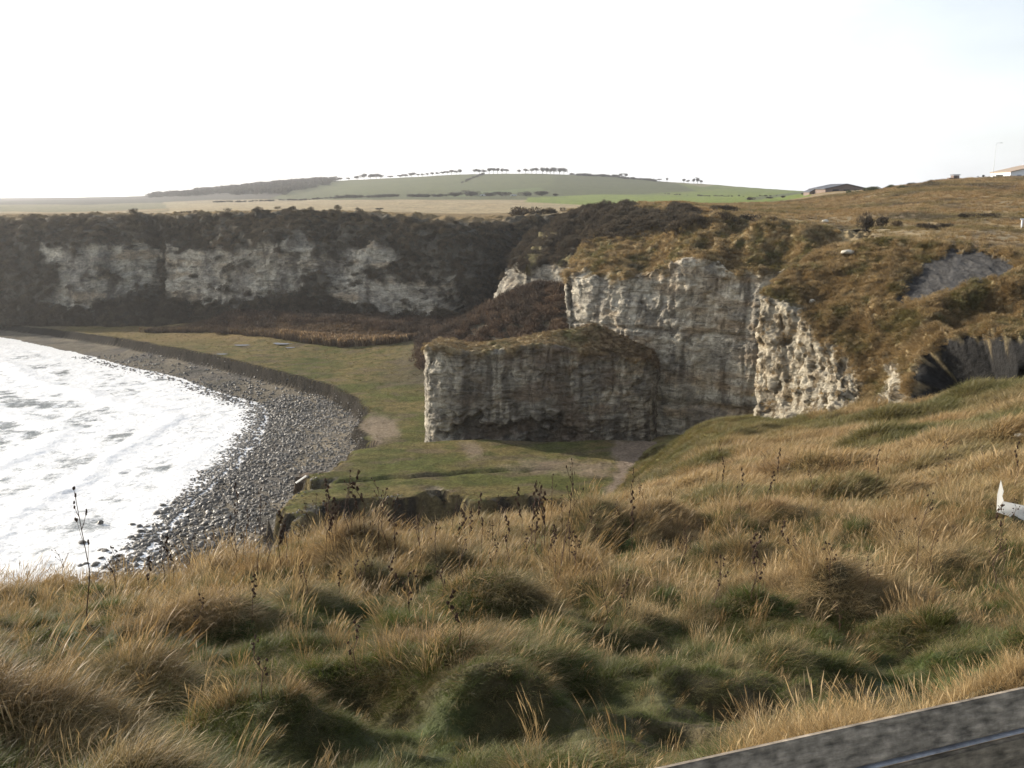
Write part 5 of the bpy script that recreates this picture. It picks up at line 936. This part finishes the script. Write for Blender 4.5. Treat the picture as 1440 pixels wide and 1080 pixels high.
BU = [(748, 308, 52, 17, 262, 'large round brown bush on the cliff top before the spur', 1), (775, 308, 22, 13, 258, 'smaller brown bush against the large cliff-top bush', 1), (212, 306, 12, 7, 275, 'tiny dark bush on the far cliff edge, leftmost of its cluster', 0), (233, 306, 9, 5, 275, 'low pale bush between two darker ones on the far cliff edge', 1), (249, 306, 10, 8, 275, 'upright dark bush on the far cliff edge', 0), (264, 306, 14, 8, 272, 'dark domed bush at the lip of the far cliff', 0), (372, 303, 16, 7, 262, 'dark low bush on the cliff edge below the wood', 0), (424, 302, 20, 8, 258, 'broad dark bush on the cliff edge at the field margin', 0), (625, 307, 26, 7, 290, 'flat dark bush in the tawny field near the cliff edge', 0), (655, 306, 14, 6, 290, 'narrow dark bush beside the flat one in the tawny field', 0), (580, 305, 14, 5, 290, 'small dark bush alone in the tawny field', 0), (533, 294, 8, 4, 420, 'tiny bush farther out in the tawny field', 0),
      (1197, 281, 14, 8, 330, 'gorse bush beside the tarmac track', 2), (1224, 280, 22, 9, 315, 'wide gorse bush right of the tarmac track', 2), (1253, 269, 16, 8, 330, 'round gorse bush on the rise beyond the track', 2), (1269, 275, 18, 6, 300, 'low flat gorse bush in front of the rise', 2), (1281, 262, 14, 6, 335, 'dark gorse bush on the skyline of the rise', 0), (1309, 263, 14, 6, 330, 'brown bush on the skyline near the brick hut', 1), (1328, 260, 14, 5, 330, 'low skyline bush touching the brick hut', 1), (1309, 271, 10, 5, 300, 'small bush on open grass below the skyline', 1), (1374, 263, 10, 5, 300, 'dark bush on the grass bank below the lamp post', 0),
      (1218, 322, 24, 30, 128, 'tall bare thorn bush behind the headland top', 0), (1240, 320, 22, 20, 130, 'spreading thorn bush beside the tall bare one', 0), (1262, 318, 16, 12, 132, 'short thorn bush ending the row behind the headland', 1), (1305, 322, 26, 11, 118, 'long low bramble patch in the tawny grass', 0), (1330, 318, 20, 10, 122, 'bramble patch next to the long low one', 0), (1356, 308, 24, 10, 150, 'dark bramble mound on the open slope', 0), (1392, 306, 26, 8, 150, 'flat bramble mound on the open slope beside the darker one', 0), (1158, 269, 8, 8, 440, 'round dark bush beside the farm buildings', 0),
      (1055, 280, 12, 6, 520, 'bush in the green field hedge, largest of its line', 0), (1083, 279, 8, 4, 520, 'small bush along the green field hedge', 0), (1101, 277, 7, 4, 520, 'tiny bush along the green field hedge near the farm', 0), (1131, 273, 6, 4, 500, 'last tiny bush of the green field hedge by the farm', 0), (1050, 318, 34, 14, 150, 'dark scrub bush in the dip behind the grassy domes', 0), (1020, 306, 30, 12, 172, 'dark scrub bush on the crest behind the grassy domes', 0)]
for a, b, w_, h, D, l, kd in BU: bush(a, b, w_, h, D, l, kd)
# ---------------------------------------------------------------- buildings and posts on the skyline
def zf(a, D): p = P(a, 260, D); p[2] = float(far_z(np.array([p[0]]), np.array([p[1]]))[0]); return p
M_slate = plain('slate_roof', (.075, .08, .095), .7, .15, .5); M_brick = plain('dull_brick', (.17, .13, .11), .9, .2, 2); M_white = plain('white_cladding', (.72, .74, .76), .6, .05, 2); M_dark = plain('dark_opening', (.02, .02, .022), .6, .1, 2); M_galv = plain('galvanised_steel', (.40, .41, .42), .4, .1, 8, metal=.5)
def gable(name, a, D, w_px, wall_px, roof_px, depth, label, M_w, M_r, cat='building', drop=0.0, doors=1):
    p = zf(a, D); root = empty(name, p-np.array([0, 0, drop]), label, cat); w_ = w_px*D/F/2; h = wall_px*D/F; rh = roof_px*D/F
    MB().prism([(-w_*.97, -1), (w_*.97, -1), (w_*.97, h), (0, h+rh*.96), (-w_*.97, h)], 0, depth).build('wall', M_w, root)
    r_ = MB(); r_.prism([(-w_*1.03, h-.05), (0, h+rh), (0, h+rh+.25), (-w_*1.03, h+.2)], -.5, depth+.5); r_.prism([(w_*1.03, h-.05), (w_*1.03, h+.2), (0, h+rh+.25), (0, h+rh)], -.5, depth+.5); r_.build('roof', M_r, root)
    for k in range(doors): MB().box((w_*(-.5+k/max(doors-1, 1)) if doors > 1 else -w_*.3, -.04, h*.42), (w_*.28, .12, h*.84)).build('door', M_dark, root)
    return root
gable('farm_barn', 1191, 425, 60, 3.5, 6.5, 22, 'long low barn with dark slate roof behind the tarmac track', M_brick, M_slate, drop=.3, doors=3)
gable('farm_cottage', 1147, 440, 16, 3.5, 4, 9, 'small cottage with grey slate roof left of the barn', M_brick, M_slate, drop=.2)
gable('farm_shed', 1169, 432, 22, 3, 2.2, 8, 'low dark shed between cottage and barn', M_brick, M_slate, drop=.2)
gable('white_field_shed', 680, 940, 11, 1.6, .9, 8, 'tiny pale shed by the middle tree group at the hill foot', M_white, M_white); gable('white_barn', 722, 935, 9, 1.3, .8, 8, 'tiny pale shed between middle and rightmost tree groups', M_white, M_white)
p = zf(1342, 325); hut = empty('brick_hut', p, 'small square brick hut with flat roof on the skyline', 'hut'); k = 325/F
MB().box((0, 0, 3.6*k-.3), (8*k, 2.2, 7.6*k+.3)).build('wall', M_brick, hut); MB().box((0, 0, 7.7*k), (10*k, 2.6, .9*k)).build('roof', M_slate, hut); MB().box((-1.2*k, -1.12, 2.8*k), (2.6*k, .1, 5.2*k)).build('door', M_dark, hut); MB().box((-6.5*k, .2, 1.8*k), (4.6*k, 1.8, 4*k)).build('side_store', M_brick, hut)
p = zf(1395, 335); lamp = empty('street_lamp', p, 'tall slim grey lamp post standing on the skyline', 'lamp post'); k = 335/F; H = 47*k
MB().tube([(0, 0, -.3), (0, 0, 1.4)], .13, 8).build('base', M_galv, lamp); MB().tube([(0, 0, 1.4), (0, 0, H*.96), (.25, 0, H*.995), (1.4, 0, H)], [.085, .06, .05, .045], 8).build('pole', M_galv, lamp); MB().box((1.75, 0, H-.02), (.85, .34, .2), 0, None, .04).build('lamp_head', M_galv, lamp)
p = zf(1402, 345); bx_ = empty('white_cabin', p, 'small white box cabin beside the lamp post', 'cabin'); k = 345/F; MB().box((0, 0, 2.6*k), (10.5*k, 2.4, 5*k), 0, None, .05).build('body', M_white, bx_); MB().box((0, -1.22, 3.0*k), (6*k, .06, 2.2*k)).build('window', M_dark, bx_); MB().box((0, 0, 5.2*k), (11*k, 2.6, .3*k)).build('roof', M_slate, bx_)
p = zf(1446, 345); wb = empty('white_building', p-np.array([0, 0, .5]), 'long white building with low pitched roof at the top of the bank', 'building'); k = 345/F
MB().prism([(-26*k, -1), (60*k, -1), (60*k, 13.5*k), (16*k, 19*k), (-26*k, 9.5*k)], 0, 14).build('wall', M_white, wb); r_ = MB(); r_.prism([(-27*k, 9.3*k), (16*k, 19*k), (16*k, 20*k), (-27*k, 10.3*k)], -.6, 14.6); r_.prism([(16*k, 19*k), (61*k, 13.3*k), (61*k, 14.3*k), (16*k, 20*k)], -.6, 14.6); r_.build('roof', plain('tan_roof', (.32, .25, .19), .8, .1, 1), wb)
for t in (-14, 0, 14, 28, 42): MB().box((t*k, -.05, 4.5*k), (6*k, .12, 3*k)).build('window', plain('window_glass', (.25, .28, .32), .15, .05, 1), wb)
def signpost(a, D, hpx, label, w_=3.2):
    p = zf(a, D); k = D/F; s_ = empty('sign_post', p, label, 'sign'); MB().tube([(0, 0, -.2), (0, 0, hpx*k)], .05, 6).build('post', M_galv, s_); MB().box((0, -.06, hpx*k-w_*k*.4), (w_*k, .05, w_*k*.8), 0, None, .01).build('panel', M_dark, s_)
signpost(1381.5, 330, 6, 'small dark sign on a post left of the lamp post'); signpost(1374, 332, 4.5, 'low post with a tiny panel left of the dark sign', 1.6); signpost(1356, 332, 3, 'short marker post on the skyline right of the brick hut', 1.2)
D = 132; p = P(1437, 318, D); p[2] = float(far_z(np.array([p[0]]), np.array([p[1]]))[0]); k = D/F; f_ = empty('white_rail_fence', p, 'white painted post and rail at the edge of the rough grass', 'fence')
for t in (0, 26, 52): MB().box((t*k, 0, 6.5*k-.2), (2.2*k, .18, 14*k), 0, None, .01).build('post', M_white, f_)
MB().box((25*k, -.13, 12.2*k), (58*k, .06, 2*k), 0, None, .01).build('rail', M_white, f_)
# ---------------------------------------------------------------- air
hz = MB().box((-300, 2000, 100), (9400, 4500, 212)).build('haze', None); m = bpy.data.materials.new('haze'); m.use_nodes = True; t = m.node_tree; t.nodes.clear(); o_ = N(t, 'ShaderNodeOutputMaterial'); v_ = N(t, 'ShaderNodeVolumePrincipled'); v_.inputs['Color'].default_value = (.92, .95, 1, 1); v_.inputs['Density'].default_value = .00012; v_.inputs['Anisotropy'].default_value = .45
t.links.new(v_.outputs[0], o_.inputs['Volume']); hz.data.materials.append(m); tag(hz, 'thin sea haze over the bay', 'haze', kind='stuff')
#END
